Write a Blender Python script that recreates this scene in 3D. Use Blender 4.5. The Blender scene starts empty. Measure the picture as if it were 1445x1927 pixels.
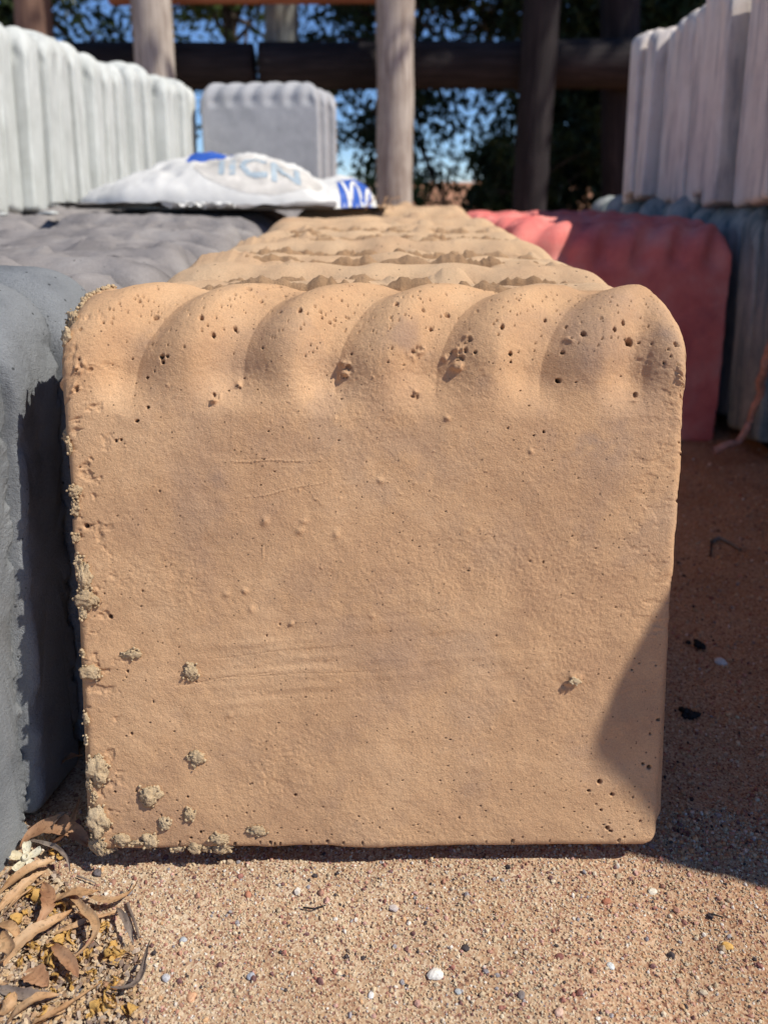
import bpy, math, random
import numpy as np
from mathutils import Vector, Matrix, Euler

R = math.radians
S = 0.30                      # side of one concrete edging slab in metres
random.seed(5)
rng = np.random.default_rng(11)
scn = bpy.context.scene
COL = scn.collection

# ------------------------------------------------------------------ camera
CAM_H = 1.115 * S
PITCH = R(23.5)
F_PX = 1430.0
cam_d = bpy.data.cameras.new('camera')
cam = bpy.data.objects.new('camera', cam_d)
COL.objects.link(cam)
cam.location = (0, 0, CAM_H)
cam.rotation_euler = (math.pi / 2 - PITCH, 0, 0)
cam_d.sensor_fit = 'VERTICAL'
cam_d.sensor_height = 36.0
cam_d.lens = F_PX / 1927.0 * 36.0
cam_d.clip_start = 0.01
cam_d.clip_end = 3000
cam_d.dof.use_dof = True
cam_d.dof.focus_distance = 0.385
cam_d.dof.aperture_fstop = 8.5
scn.camera = cam

# ------------------------------------------------------------------ sky and sun
SUN = Vector((0.76, -0.235, 1.0)).normalized()          # towards the sun
elev = math.asin(SUN.z)
rot = math.atan2(SUN.x, SUN.y)
world = bpy.data.worlds.new('World')
scn.world = world
world.use_nodes = True
wn = world.node_tree
wn.nodes.clear()
sky = wn.nodes.new('ShaderNodeTexSky')
sky.sky_type = 'NISHITA'
sky.sun_disc = False
sky.sun_elevation = elev
sky.sun_rotation = rot
sky.air_density = 0.8
sky.altitude = 2500
sky.dust_density = 0.0
sky.ozone_density = 8.0
bg = wn.nodes.new('ShaderNodeBackground')
bg.inputs[1].default_value = 0.13
wo = wn.nodes.new('ShaderNodeOutputWorld')
wn.links.new(sky.outputs[0], bg.inputs[0])
wn.links.new(bg.outputs[0], wo.inputs[0])
sun_d = bpy.data.lights.new('sun', 'SUN')
sun_d.energy = 4.8
sun_d.angle = R(0.53)
sun_d.color = (1.0, 0.955, 0.88)
sun = bpy.data.objects.new('sun', sun_d)
COL.objects.link(sun)
sun.rotation_euler = SUN.to_track_quat('Z', 'Y').to_euler()
sun.location = SUN * 20
scn.view_settings.view_transform = 'Standard'
scn.view_settings.look = 'None'
scn.view_settings.gamma = 1.0
scn.view_settings.use_curve_mapping = False
scn.view_settings.exposure = 0.0
scn.render.engine = 'CYCLES'
scn.cycles.max_bounces = 6
scn.cycles.diffuse_bounces = 3
scn.cycles.use_denoising = True

# ------------------------------------------------------------------ helpers
def ray(px, py):
    """direction through a point of the photograph, used to read off places"""
    v = Vector(((px - 722.5) / F_PX, -(py - 963.5) / F_PX, -1.0))
    return Euler((math.pi / 2 - PITCH, 0, 0)).to_matrix() @ v

def on_z(px, py, z=0.0):
    d = ray(px, py)
    t = (z - CAM_H) / d.z
    return Vector((d.x * t, d.y * t, z))

def tag(o, label=None, cat=None, group=None, kind=None):
    if label: o['label'] = label
    if cat: o['category'] = cat
    if group: o['group'] = group
    if kind: o['kind'] = kind
    return o

def link(name, data, parent=None, loc=None, rot=None):
    o = bpy.data.objects.new(name, data)
    COL.objects.link(o)
    if parent: o.parent = parent
    if loc is not None: o.location = loc
    if rot is not None: o.rotation_euler = rot
    return o

def mesh_np(name, V, Fq, mat=None, smooth=True, tris=None):
    """mesh from numpy arrays; Fq (n,4) quads and/or tris (m,3)"""
    V = np.asarray(V, dtype=np.float32)
    me = bpy.data.meshes.new(name)
    me.vertices.add(len(V))
    me.vertices.foreach_set('co', V.ravel())
    nq = 0 if Fq is None else len(Fq)
    nt = 0 if tris is None else len(tris)
    loops = []
    if nq: loops.append(np.asarray(Fq, dtype=np.int32).ravel())
    if nt: loops.append(np.asarray(tris, dtype=np.int32).ravel())
    loops = np.concatenate(loops)
    me.loops.add(len(loops))
    me.loops.foreach_set('vertex_index', loops)
    me.polygons.add(nq + nt)
    starts = np.concatenate([np.arange(nq) * 4, nq * 4 + np.arange(nt) * 3]).astype(np.int32)
    me.polygons.foreach_set('loop_start', starts)
    me.polygons.foreach_set('use_smooth', np.full(nq + nt, smooth, dtype=bool))
    me.update(calc_edges=True)
    me.validate()
    if mat: me.materials.append(mat)
    return me

def grid_faces(nr, nc, wrap=False):
    i = np.arange(nr - 1)[:, None]
    j = np.arange(nc if wrap else nc - 1)[None, :]
    j2 = (j + 1) % nc
    a = i * nc + j; b = i * nc + j2; c = (i + 1) * nc + j2; d = (i + 1) * nc + j
    return np.stack([a, b, c, d], -1).reshape(-1, 4)

def _hash(ix, iy, iz, seed):
    h = (ix.astype(np.int64) * 374761393 + iy.astype(np.int64) * 668265263 + iz.astype(np.int64) * 2147483647 + seed * 974634777) & 0xFFFFFFFF
    h = ((h ^ (h >> 13)) * 1274126177) & 0xFFFFFFFF
    h = (h ^ (h >> 16)) & 0xFFFF
    return h / 32767.5 - 1.0

def vnoise(x, y, z=0.0, seed=0):
    x, y, z = np.broadcast_arrays(np.asarray(x, float), np.asarray(y, float), np.asarray(z, float))
    ix, iy, iz = np.floor(x), np.floor(y), np.floor(z)
    fx, fy, fz = x - ix, y - iy, z - iz
    fx = fx * fx * (3 - 2 * fx); fy = fy * fy * (3 - 2 * fy); fz = fz * fz * (3 - 2 * fz)
    r = 0
    for dx in (0, 1):
        wx = fx if dx else 1 - fx
        for dy in (0, 1):
            wy = fy if dy else 1 - fy
            for dz in (0, 1):
                wz = fz if dz else 1 - fz
                r = r + wx * wy * wz * _hash(ix + dx, iy + dy, iz + dz, seed)
    return r

def fbm(x, y, z=0.0, seed=0, octv=4, gain=0.5):
    r = 0; a = 1.0
    for k in range(octv):
        f = 2.03 ** k
        r = r + a * vnoise(x * f, y * f, np.asarray(z) * f, seed + k * 17)
        a *= gain
    return r

def sstep(a, b, x):
    t = np.clip((x - a) / (b - a), 0, 1)
    return t * t * (3 - 2 * t)

# ------------------------------------------------------------------ materials
def new_mat(name, rough=0.9):
    m = bpy.data.materials.new(name)
    m.use_nodes = True
    nt = m.node_tree
    b = nt.nodes['Principled BSDF']
    b.inputs['Roughness'].default_value = rough
    b.inputs['Specular IOR Level'].default_value = 0.25
    return m, nt, b

def N(nt, t, **kw):
    n = nt.nodes.new(t)
    for k, v in kw.items():
        if k.startswith('i_'):
            n.inputs[k[2:].replace('_', ' ')].default_value = v
        else:
            setattr(n, k, v)
    return n

def ramp(nt, src, stops):
    r = nt.nodes.new('ShaderNodeValToRGB')
    e = r.color_ramp.elements
    while len(e) > 1: e.remove(e[-1])
    e[0].position = stops[0][0]; e[0].color = (*stops[0][1], 1) if len(stops[0][1]) == 3 else stops[0][1]
    for p, c in stops[1:]:
        q = e.new(p); q.color = (*c, 1)
    nt.links.new(src, r.inputs[0])
    return r.outputs[0]

def coords(nt, per_object=True):
    tc = N(nt, 'ShaderNodeTexCoord')
    if not per_object: return tc.outputs['Object']
    oi = N(nt, 'ShaderNodeObjectInfo')
    m = N(nt, 'ShaderNodeMath', operation='MULTIPLY'); m.inputs[1].default_value = 7.3
    nt.links.new(oi.outputs['Random'], m.inputs[0])
    a = N(nt, 'ShaderNodeVectorMath', operation='ADD')
    nt.links.new(tc.outputs['Object'], a.inputs[0]); nt.links.new(m.outputs[0], a.inputs[1])
    return a.outputs[0]

def noise(nt, vec, scale, detail=4, rough=0.6, dist=0.0):
    n = N(nt, 'ShaderNodeTexNoise'); n.inputs['Scale'].default_value = scale
    n.inputs['Detail'].default_value = detail; n.inputs['Roughness'].default_value = rough
    n.inputs['Distortion'].default_value = dist
    nt.links.new(vec, n.inputs['Vector'])
    return n.outputs[0]

def mix(nt, fac, a, b, mode='MIX'):
    m = N(nt, 'ShaderNodeMix', data_type='RGBA', blend_type=mode)
    for k, s in ((0, fac), (6, a), (7, b)):
        if isinstance(s, (int, float)): m.inputs[k].default_value = s
        elif isinstance(s, tuple): m.inputs[k].default_value = (*s, 1)
        else: nt.links.new(s, m.inputs[k])
    return m.outputs[2]

def bump(nt, h, strength, dist, prev=None):
    b = N(nt, 'ShaderNodeBump'); b.inputs['Strength'].default_value = strength
    b.inputs['Distance'].default_value = dist
    nt.links.new(h, b.inputs['Height'])
    if prev: nt.links.new(prev, b.inputs['Normal'])
    return b.outputs[0]

def concrete(name, base, light, dark, stain, stain_amt=0.5, bump_s=1.0, pits=True, streak=0.0, streak_col=(0.1, 0.1, 0.1), hero=False):
    m, nt, b = new_mat(name, 0.92)
    v = coords(nt)
    n1 = noise(nt, v, 16, 5, 0.62)
    c = ramp(nt, n1, [(0.3, dark), (0.5, base), (0.72, light)])
    n2 = noise(nt, v, 9.5, 6, 0.66, 0.4)
    f2 = ramp(nt, n2, [(0.52, (0, 0, 0)), (0.70, (stain_amt,) * 3)])
    c = mix(nt, f2, c, stain)
    n3 = noise(nt, v, 1100, 4, 0.75)
    f3 = ramp(nt, n3, [(0.3, (0.80,) * 3), (0.55, (1.0,) * 3), (0.75, (1.07,) * 3)])
    c = mix(nt, 1.0, c, f3, 'MULTIPLY')
    if streak > 0:
        mp = N(nt, 'ShaderNodeMapping'); mp.inputs['Scale'].default_value = (1, 1, 0.12)
        nt.links.new(v, mp.inputs[0])
        n4 = noise(nt, mp.outputs[0], 55, 5, 0.65)
        f4 = ramp(nt, n4, [(0.5, (0, 0, 0)), (0.66, (streak,) * 3)])
        c = mix(nt, f4, c, streak_col)
    if pits:
        vo = N(nt, 'ShaderNodeTexVoronoi'); vo.inputs['Scale'].default_value = 380 if hero else 210
        nt.links.new(v, vo.inputs['Vector'])
        sep = N(nt, 'ShaderNodeSeparateColor'); nt.links.new(vo.outputs['Color'], sep.inputs[0])
        thr = N(nt, 'ShaderNodeMath', operation='MULTIPLY_ADD'); thr.inputs[1].default_value = 0.55; thr.inputs[2].default_value = -0.31
        nt.links.new(sep.outputs[0], thr.inputs[0])
        lt = N(nt, 'ShaderNodeMath', operation='SUBTRACT'); nt.links.new(thr.outputs[0], lt.inputs[0]); nt.links.new(vo.outputs['Distance'], lt.inputs[1])
        pf = ramp(nt, lt.outputs[0], [(0.0, (0, 0, 0)), (0.06, (1, 1, 1))])
        c = mix(nt, mix(nt, 0.8, (0, 0, 0), pf), c, tuple(x * 0.22 for x in dark))
    if hero:
        at = N(nt, 'ShaderNodeAttribute', attribute_name='hole_shade')
        c = mix(nt, at.outputs['Fac'], c, (0.10, 0.035, 0.012))  # dark reddish brown painted inside the holes, standing in for their shade
        at2 = N(nt, 'ShaderNodeAttribute', attribute_name='smudge')
        c = mix(nt, at2.outputs['Fac'], c, (0.29, 0.205, 0.165))
    nt.links.new(c, b.inputs['Base Color'])
    h1 = noise(nt, v, 1500, 3, 0.75)
    h2 = noise(nt, v, 480, 4, 0.65)
    nb = bump(nt, h2, 0.7 * bump_s, 0.0008)
    nb = bump(nt, h1, 1.0 * bump_s, 0.00035, nb)
    nt.links.new(nb, b.inputs['Normal'])
    return m

M = {}
M['tan_hero'] = concrete('tan_concrete_face', (0.65, 0.395, 0.212), (0.72, 0.462, 0.262), (0.53, 0.315, 0.175), (0.43, 0.28, 0.19), 0.7, 1.0, True, hero=True)
M['tan'] = concrete('tan_concrete', (0.66, 0.44, 0.26), (0.70, 0.49, 0.30), (0.57, 0.36, 0.21), (0.50, 0.33, 0.2), 0.4)
M['mortar'] = concrete('crumbly_mortar', (0.62, 0.455, 0.27), (0.70, 0.54, 0.34), (0.50, 0.35, 0.20), (0.36, 0.26, 0.16), 0.3, 1.6, False)
M['blue_grey'] = concrete('blue_grey_concrete', (0.29, 0.302, 0.31), (0.32, 0.332, 0.335), (0.19, 0.20, 0.21), (0.29, 0.27, 0.245), 0.6, 2.0)
M['brown_grey'] = concrete('brown_grey_concrete', (0.30, 0.272, 0.258), (0.40, 0.365, 0.34), (0.20, 0.182, 0.175), (0.13, 0.12, 0.12), 0.6)
M['white'] = concrete('white_concrete', (0.66, 0.67, 0.62), (0.74, 0.75, 0.70), (0.58, 0.59, 0.54), (0.48, 0.48, 0.42), 0.45, 1.0, False, 0.4, (0.34, 0.35, 0.33))
M['mid_grey'] = concrete('mid_grey_concrete', (0.45, 0.445, 0.45), (0.52, 0.515, 0.515), (0.38, 0.38, 0.38), (0.56, 0.55, 0.54), 0.4, 0.8, False)
M['red'] = concrete('red_concrete', (0.84, 0.235, 0.20), (0.88, 0.38, 0.32), (0.68, 0.155, 0.14), (0.40, 0.10, 0.12), 0.5, 0.8, False)
M['pink'] = concrete('pinkish_concrete', (0.82, 0.72, 0.63), (0.87, 0.79, 0.71), (0.70, 0.60, 0.53), (0.60, 0.52, 0.50), 0.5, 1.0, False, 0.6, (0.26, 0.25, 0.26))
M['green_grey'] = concrete('weathered_grey_concrete', (0.38, 0.40, 0.37), (0.56, 0.53, 0.49), (0.20, 0.24, 0.24), (0.14, 0.20, 0.21), 0.8, 1.0, False, 0.8, (0.10, 0.16, 0.18))

def sand_mat():
    m, nt, b = new_mat('gritty_sand', 0.95)
    v = coords(nt, False)
    vo = N(nt, 'ShaderNodeTexVoronoi'); vo.inputs['Scale'].default_value = 900
    nt.links.new(v, vo.inputs['Vector'])
    sp = N(nt, 'ShaderNodeSeparateColor'); nt.links.new(vo.outputs['Color'], sp.inputs[0])
    c = ramp(nt, sp.outputs[0], [(0.0, (0.18, 0.10, 0.07)), (0.12, (0.36, 0.20, 0.13)), (0.3, (0.46, 0.31, 0.19)), (0.65, (0.54, 0.40, 0.26)), (1.0, (0.66, 0.54, 0.39))])
    n = noise(nt, v, 14, 5, 0.6)
    t = ramp(nt, n, [(0.35, (0.82, 0.74, 0.68)), (0.6, (1, 1, 1))])
    c = mix(nt, 1.0, c, t, 'MULTIPLY')
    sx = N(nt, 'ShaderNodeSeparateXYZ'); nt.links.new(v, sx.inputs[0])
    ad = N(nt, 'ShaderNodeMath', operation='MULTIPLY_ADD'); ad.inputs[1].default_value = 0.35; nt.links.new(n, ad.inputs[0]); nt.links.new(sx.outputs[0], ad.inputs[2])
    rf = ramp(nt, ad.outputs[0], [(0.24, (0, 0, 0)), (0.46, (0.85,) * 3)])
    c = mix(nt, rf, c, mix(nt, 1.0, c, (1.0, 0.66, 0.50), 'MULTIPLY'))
    nt.links.new(c, b.inputs['Base Color'])
    nb = bump(nt, vo.outputs['Distance'], 0.4, 0.0006)
    nb = bump(nt, noise(nt, v, 1500, 2, 0.6), 0.5, 0.0004, nb)
    nt.links.new(nb, b.inputs['Normal'])
    return m
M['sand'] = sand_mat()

def attr_mat(name, rough=0.8, scale=900, trans=0.0):
    m, nt, b = new_mat(name, rough)
    a = N(nt, 'ShaderNodeAttribute', attribute_name='Col')
    v = coords(nt)
    f = ramp(nt, noise(nt, v, scale, 3, 0.6), [(0.3, (0.75,) * 3), (0.65, (1.12,) * 3)])
    nt.links.new(mix(nt, 1.0, a.outputs['Color'], f, 'MULTIPLY'), b.inputs['Base Color'])
    return m
M['grit'] = attr_mat('loose_grit', 0.75)

def leaf_mat(name, base, light, dark, rough=0.55, translucent=0.0, scale=60):
    m, nt, b = new_mat(name, rough)
    v = coords(nt)
    c = ramp(nt, noise(nt, v, scale, 4, 0.6), [(0.3, dark), (0.5, base), (0.7, light)])
    f = ramp(nt, noise(nt, v, scale * 9, 3, 0.6), [(0.34, (0.55,) * 3), (0.45, (1.0,) * 3)])
    c = mix(nt, 0.8, c, f, 'MULTIPLY')
    nt.links.new(c, b.inputs['Base Color'])
    nt.links.new(bump(nt, noise(nt, v, scale * 8, 3, 0.6), 0.4, 0.0005), b.inputs['Normal'])
    if translucent:
        tr = N(nt, 'ShaderNodeBsdfTranslucent'); nt.links.new(c, tr.inputs[0])
        mx = N(nt, 'ShaderNodeMixShader'); mx.inputs[0].default_value = translucent
        out = nt.nodes['Material Output']
        nt.links.new(b.outputs[0], mx.inputs[1]); nt.links.new(tr.outputs[0], mx.inputs[2]); nt.links.new(mx.outputs[0], out.inputs[0])
    return m
M['dry_leaf'] = leaf_mat('dry_leaf_tan', (0.64, 0.40, 0.21), (0.74, 0.52, 0.31), (0.48, 0.26, 0.12), 0.5, 0.25)
M['brown_leaf'] = leaf_mat('dry_leaf_brown', (0.44, 0.24, 0.13), (0.56, 0.34, 0.20), (0.28, 0.13, 0.07), 0.5, 0.15)
M['grey_leaf'] = leaf_mat('dry_leaf_grey', (0.26, 0.20, 0.16), (0.36, 0.29, 0.23), (0.15, 0.11, 0.09), 0.7, 0.05)
M['petal'] = leaf_mat('dried_yellow_petal', (0.74, 0.44, 0.12), (0.86, 0.62, 0.28), (0.52, 0.26, 0.06), 0.5, 0.25, 120)
M['cream'] = leaf_mat('cream_petal', (0.82, 0.76, 0.58), (0.86, 0.82, 0.68), (0.74, 0.62, 0.38), 0.5, 0.25, 90)
M['foliage'] = leaf_mat('dark_evergreen_leaves', (0.035, 0.055, 0.018), (0.09, 0.12, 0.035), (0.015, 0.024, 0.010), 0.4, 0.22, 6)
M['foliage_light'] = leaf_mat('olive_green_leaves', (0.12, 0.17, 0.04), (0.22, 0.27, 0.08), (0.06, 0.08, 0.025), 0.45, 0.3, 6)

def wood_mat(name, base, light, dark, vert=True):
    m, nt, b = new_mat(name, 0.85)
    v = coords(nt)
    mp = N(nt, 'ShaderNodeMapping'); mp.inputs['Scale'].default_value = (1, 1, 0.05)
    nt.links.new(v, mp.inputs[0])
    n = noise(nt, mp.outputs[0], 90, 6, 0.65, 0.3)
    c = ramp(nt, n, [(0.32, dark), (0.5, base), (0.68, light)])
    n2 = noise(nt, v, 5, 4, 0.6)
    c = mix(nt, ramp(nt, n2, [(0.45, (0, 0, 0)), (0.7, (0.5,) * 3)]), c, dark)
    nt.links.new(c, b.inputs['Base Color'])
    nt.links.new(bump(nt, n, 0.5, 0.006), b.inputs['Normal'])
    return m
M['post_grey'] = wood_mat('weathered_grey_timber', (0.50, 0.43, 0.36), (0.66, 0.58, 0.49), (0.20, 0.14, 0.11))
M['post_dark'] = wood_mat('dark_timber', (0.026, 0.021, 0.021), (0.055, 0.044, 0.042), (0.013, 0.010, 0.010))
M['post_green'] = wood_mat('greenish_grey_timber', (0.34, 0.34, 0.29), (0.46, 0.45, 0.39), (0.14, 0.13, 0.11))
M['post_brown'] = wood_mat('brown_timber', (0.27, 0.16, 0.11), (0.36, 0.23, 0.16), (0.14, 0.08, 0.06))
M['rail_red'] = wood_mat('reddish_timber', (0.33, 0.13, 0.075), (0.43, 0.2, 0.12), (0.18, 0.07, 0.045))
M['bark'] = wood_mat('tree_bark', (0.10, 0.075, 0.055), (0.17, 0.13, 0.1), (0.045, 0.034, 0.027))

def plain(name, col, rough=0.7, scale=30, var=0.15):
    m, nt, b = new_mat(name, rough)
    v = coords(nt)
    f = ramp(nt, noise(nt, v, scale, 5, 0.6), [(0.3, (1 - var,) * 3), (0.65, (1 + var * 0.4,) * 3)])
    nt.links.new(mix(nt, 1.0, col, f, 'MULTIPLY'), b.inputs['Base Color'])
    nt.links.new(bump(nt, noise(nt, v, scale * 6, 3, 0.6), 0.3, 0.001), b.inputs['Normal'])
    return m
M['sack_white'] = plain('white_woven_plastic', (0.80, 0.78, 0.73), 0.5, 18, 0.18)
M['sack_beige'] = plain('dusty_beige_plastic', (0.70, 0.66, 0.60), 0.6, 25, 0.3)
M['print_blue'] = plain('blue_ink', (0.045, 0.13, 0.50), 0.5)
M['print_pale'] = plain('pale_blue_ink', (0.42, 0.50, 0.55), 0.55)
M['paper_grey'] = plain('grey_dusty_paper', (0.26, 0.235, 0.22), 0.8, 30, 0.3)
M['root'] = plain('reddish_root_bark', (0.66, 0.34, 0.25), 0.8, 120, 0.35)
M['charcoal'] = plain('charcoal', (0.02, 0.018, 0.018), 0.7, 200, 0.4)

# ------------------------------------------------------------------ ground
def build_ground():
    def axis(lo, hi, fine_lo, fine_hi, step, grow=1.12):
        a = list(np.arange(fine_lo, fine_hi, step))
        x, s = fine_hi, step
        while x < hi: a.append(x); s *= grow; x += s
        a.append(hi)
        x, s = fine_lo - step, step
        left = []
        while x > lo: left.append(x); s *= grow; x -= s
        left.append(lo)
        return np.array(left[::-1] + a)
    xs = axis(-600, 600, -0.45, 0.75, 0.004)
    ys = axis(-300, 1200, 0.10, 1.2, 0.004)
    X, Y = np.meshgrid(xs, ys)
    near = np.exp(-((X / 6) ** 2 + (Y / 6) ** 2))
    Z = (0.0016 * fbm(X * 22, Y * 22, 0, 3, 4) + 0.0008 * fbm(X * 120, Y * 120, 0, 8, 2)) * near
    Z += 0.006 * sstep(0.25, 0.8, np.abs(X)) * near * vnoise(X * 3, Y * 3, 0, 9)
    V = np.stack([X, Y, Z], -1).reshape(-1, 3)
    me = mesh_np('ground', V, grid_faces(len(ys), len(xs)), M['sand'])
    o = link('ground', me)
    tag(o, 'gritty pinkish tan sand under and in front of the slab rows', kind='structure')
build_ground()

# ------------------------------------------------------------------ concrete edging slabs
W, T = 1.022, 0.19
PITCHL = 0.1672

def slab_arrays(seed, nx, nf, na, phase, rough=1.0, chip=0.0, flash=0.02, right_chip=0.0, corner=0.125, W=W, T=T, top_noise=0.0, edge_n=0.004, crest=0.42, nb=0, jag=0.0, lobe=0.030, hbf=0.86):
    """grid of one slab in slab units: rows run round the section (front up, over the rope top, down the back), columns run along x"""
    # columns, tighter towards both ends
    t = np.linspace(-1, 1, nx)
    xs = np.sign(t) * (1 - (1 - np.abs(t)) ** 1.0)
    edge = 0.035
    fine = np.sin(np.linspace(0, math.pi / 2, 9)) * edge
    xs = np.concatenate([-(1 - (1 - np.cos(np.linspace(0, math.pi / 2, 8))) * edge)[:-1],
                         np.linspace(-1 + edge, 1 - edge, nx),
                         (1 - (1 - np.cos(np.linspace(0, math.pi / 2, 8))) * edge)[::-1][1:]])
    xs = np.unique(np.round(xs, 6)) * W / 2
    hA, hB = 0.15 if hbf > 0.8 else 0.12, T * hbf      # height and depth of the rounded rope top
    rb = 0.014
    sec = []                     # (y, z, arclength w)
    a = np.linspace(-math.pi / 2, 0, 5)
    for q in a[:-1]: sec.append((rb - rb * math.cos(q), rb + rb * math.sin(q)))
    for z in np.linspace(rb, 1 - hA, nf): sec.append((0, z))
    for q in np.linspace(0, math.pi / 2, na)[1:]: sec.append((hB - hB * math.cos(q), 1 - hA + hA * math.sin(q)))
    sec.append((T - 0.012, 1.0)); sec.append((T, 0.994))
    nb = nb or max(6, nf // 12)
    for z in np.linspace(0.975, rb, nb): sec.append((T, z))
    sec.append((T - rb, 0.0))
    sec = np.array(sec)
    w = np.concatenate([[0], np.cumsum(np.hypot(*(np.diff(sec, axis=0)).T))])
    w0 = w[4] + (0.775 - rb)                                  # arclength where the rope lobes start
    X = np.repeat(xs[None, :], len(sec), 0)
    Yb = np.repeat(sec[:, 0:1], len(xs), 1).copy()
    Z = np.repeat(sec[:, 1:2], len(xs), 1).copy()
    Wc = np.repeat((w - w0)[:, None], len(xs), 1)
    ax = np.abs(X)
    # rounded upper corners and a small lower corner
    e = np.clip(ax - (W / 2 - corner), 0, corner)
    drop = corner - np.sqrt(np.maximum(corner ** 2 - e ** 2, 0))
    Z -= drop * sstep(0.62, 1.0, Z)
    cb = 0.03
    e = np.clip(ax - (W / 2 - cb), 0, cb)
    Z += (cb - np.sqrt(np.maximum(cb ** 2 - e ** 2, 0))) * sstep(0.12, 0.0, Z)
    # bevelled sides
    sb = 0.016
    e = np.clip(ax - (W / 2 - sb), 0, sb)
    ins = sb - np.sqrt(np.maximum(sb ** 2 - e ** 2, 0))
    mid = T / 2
    Yb = mid + (Yb - mid) * (1 - ins / mid)
    P = np.stack([X, Yb, Z], -1)
    du = np.gradient(P, axis=1); dv = np.gradient(P, axis=0)
    Nn = np.cross(du, dv)
    Nn /= np.maximum(np.linalg.norm(Nn, axis=-1, keepdims=True), 1e-9)
    # rope lobes: proud ridges with scooped valleys between, running to the right over the top
    shift = 0.155 * np.clip(Wc / 0.33, 0, 1.4) ** 2.2
    front = (sec[:, 0] < T - 0.02)[:, None] & (np.arange(len(sec)) < 5 + nf + na)[:, None]
    wob = 0.012 * vnoise(X * 5, Wc * 5, seed, 31)
    ph = np.mod((X - phase - shift + wob) / PITCHL, 1.0)
    flank = 0.50
    g = np.where(ph < flank, np.clip(1 - ph / flank, 0, 1) ** 1.8, sstep(0.50, 0.90, ph))
    amp = lobe * sstep(-0.02, 0.06, Wc + 0.006 * vnoise(X * 9, 0, seed, 5)) * (1 - crest * sstep(0.10, 0.33, Wc)) * (1 - 0.55 * sstep(0.33, 0.42, Wc))
    amp = amp * (1 - 0.78 * sstep(W / 2 - 0.095, W / 2 - 0.02, ax))
    dome = 0.2 * lobe * np.sin(np.clip((ph - 0.1) / 0.6, 0, 1) * math.pi) * sstep(0.0, 0.12, Wc)
    D = np.where(front, -amp * g + dome, 0.0)
    D = D + rough * (0.0030 * fbm(X * 5, Z * 5, Yb * 5, seed + 1, 3) + 0.0010 * fbm(X * 26, Z * 26, Yb * 26, seed + 2, 3))
    if chip:
        ed = sstep(W / 2 - 0.03, W / 2, ax)
        D -= chip * ed * np.clip(fbm(X * 9, Z * 9 + Yb * 2, 0, seed + 5, 4), 0, 1)
    P = P + Nn * D[..., None]
    # ragged flash left along the rear top edge by the mould
    if flash:
        k = np.clip(fbm(X * 7, 3.0, seed, seed + 9, 5), 0, 1) * flash
        k = np.where(k > 0.12 * flash, k, 0.0)
        rear = sstep(T * 0.80, T * 0.97, Yb) * sstep(0.9, 0.97, Z + drop)
        P[..., 2] += k * rear * (1 - sstep(W / 2 - 0.09, W / 2 - 0.03, ax))
        P[..., 1] += 0.4 * k * rear
    if top_noise:
        P[..., 2] += top_noise * fbm(X * 8, Yb * 8, seed, seed + 3, 4) * sstep(0.1, 0.3, Wc)
    # uneven vertical edges
    P[..., 0] += edge_n * np.sign(X) * sstep(W / 2 - 0.05, W / 2, ax) * fbm(Z * 14, np.sign(X) * 3.0, Yb * 5, seed + 7, 4)
    if right_chip:
        c = np.clip(fbm(Z * 7, Yb * 10, 3.3, seed + 12, 5) + 0.1, 0, 1.2)
        P[..., 0] -= right_chip * c * sstep(W / 2 - 0.07, W / 2, X)
    if jag:
        k = np.clip(fbm(Z * 24, 7.7, seed, seed + 21, 5, 0.62) + 0.25, 0, 1.6)
        P[..., 0] -= jag * k * sstep(W / 2 - 0.05, W / 2, X) * sstep(T * 0.55, T, Yb)
        k2 = np.clip(fbm(Z * 20, 1.7, seed, seed + 22, 5), 0, 1.6)
        P[..., 0] -= 0.6 * jag * k2 * sstep(W / 2 - 0.04, W / 2, X) * sstep(T * 0.4, 0, Yb)
    return P, Nn, xs, sec, Wc

def slab_mesh(name, arr, mat):
    P = arr[0]
    nr, nc = P.shape[:2]
    V = (P * S).reshape(-1, 3)
    F = grid_faces(nr, nc)
    # bottom strip joins last row to first row
    j = np.arange(nc - 1)
    bot = np.stack([(nr - 1) * nc + j, (nr - 1) * nc + j + 1, j + 1, j], -1)
    F = np.concatenate([F, bot])
    # end caps: fan to a centre
    caps = []
    extra = []
    for col, flip in ((0, True), (nc - 1, False)):
        ring = np.arange(nr) * nc + col
        c = V[ring].mean(0)
        inner = c + (V[ring] - c) * np.array([1, 0.80, 0.96]); inner[:, 0] = c[0]
        i0 = len(V) + len(extra); extra.extend(list(inner)); ir = i0 + np.arange(nr)
        ci = len(V) + len(extra); extra.append(c)
        r2 = np.roll(ring, -1); ir2 = np.roll(ir, -1)
        if flip:
            caps.append(np.stack([ring, r2, ir2], -1)); caps.append(np.stack([ring, ir2, ir], -1))
            tri = np.stack([ir, ir2, np.full(nr, ci)], -1)
        else:
            caps.append(np.stack([ring, ir2, r2], -1)); caps.append(np.stack([ring, ir, ir2], -1))
            tri = np.stack([ir, np.full(nr, ci), ir2], -1)
        caps.append(tri)
    V = np.concatenate([V, np.array(extra)])
    me = mesh_np(name, V, F, mat, True, np.concatenate(caps))
    return me

LEAN = R(14)

def place_slab(me, name, x, y, z=0.0, lean=LEAN, roll=0.0, yaw=0.0):
    o = link(name, me, None, (x * S, y * S, z * S))
    o.rotation_euler = Euler((-lean, roll, yaw), 'XYZ')
    return o

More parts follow.
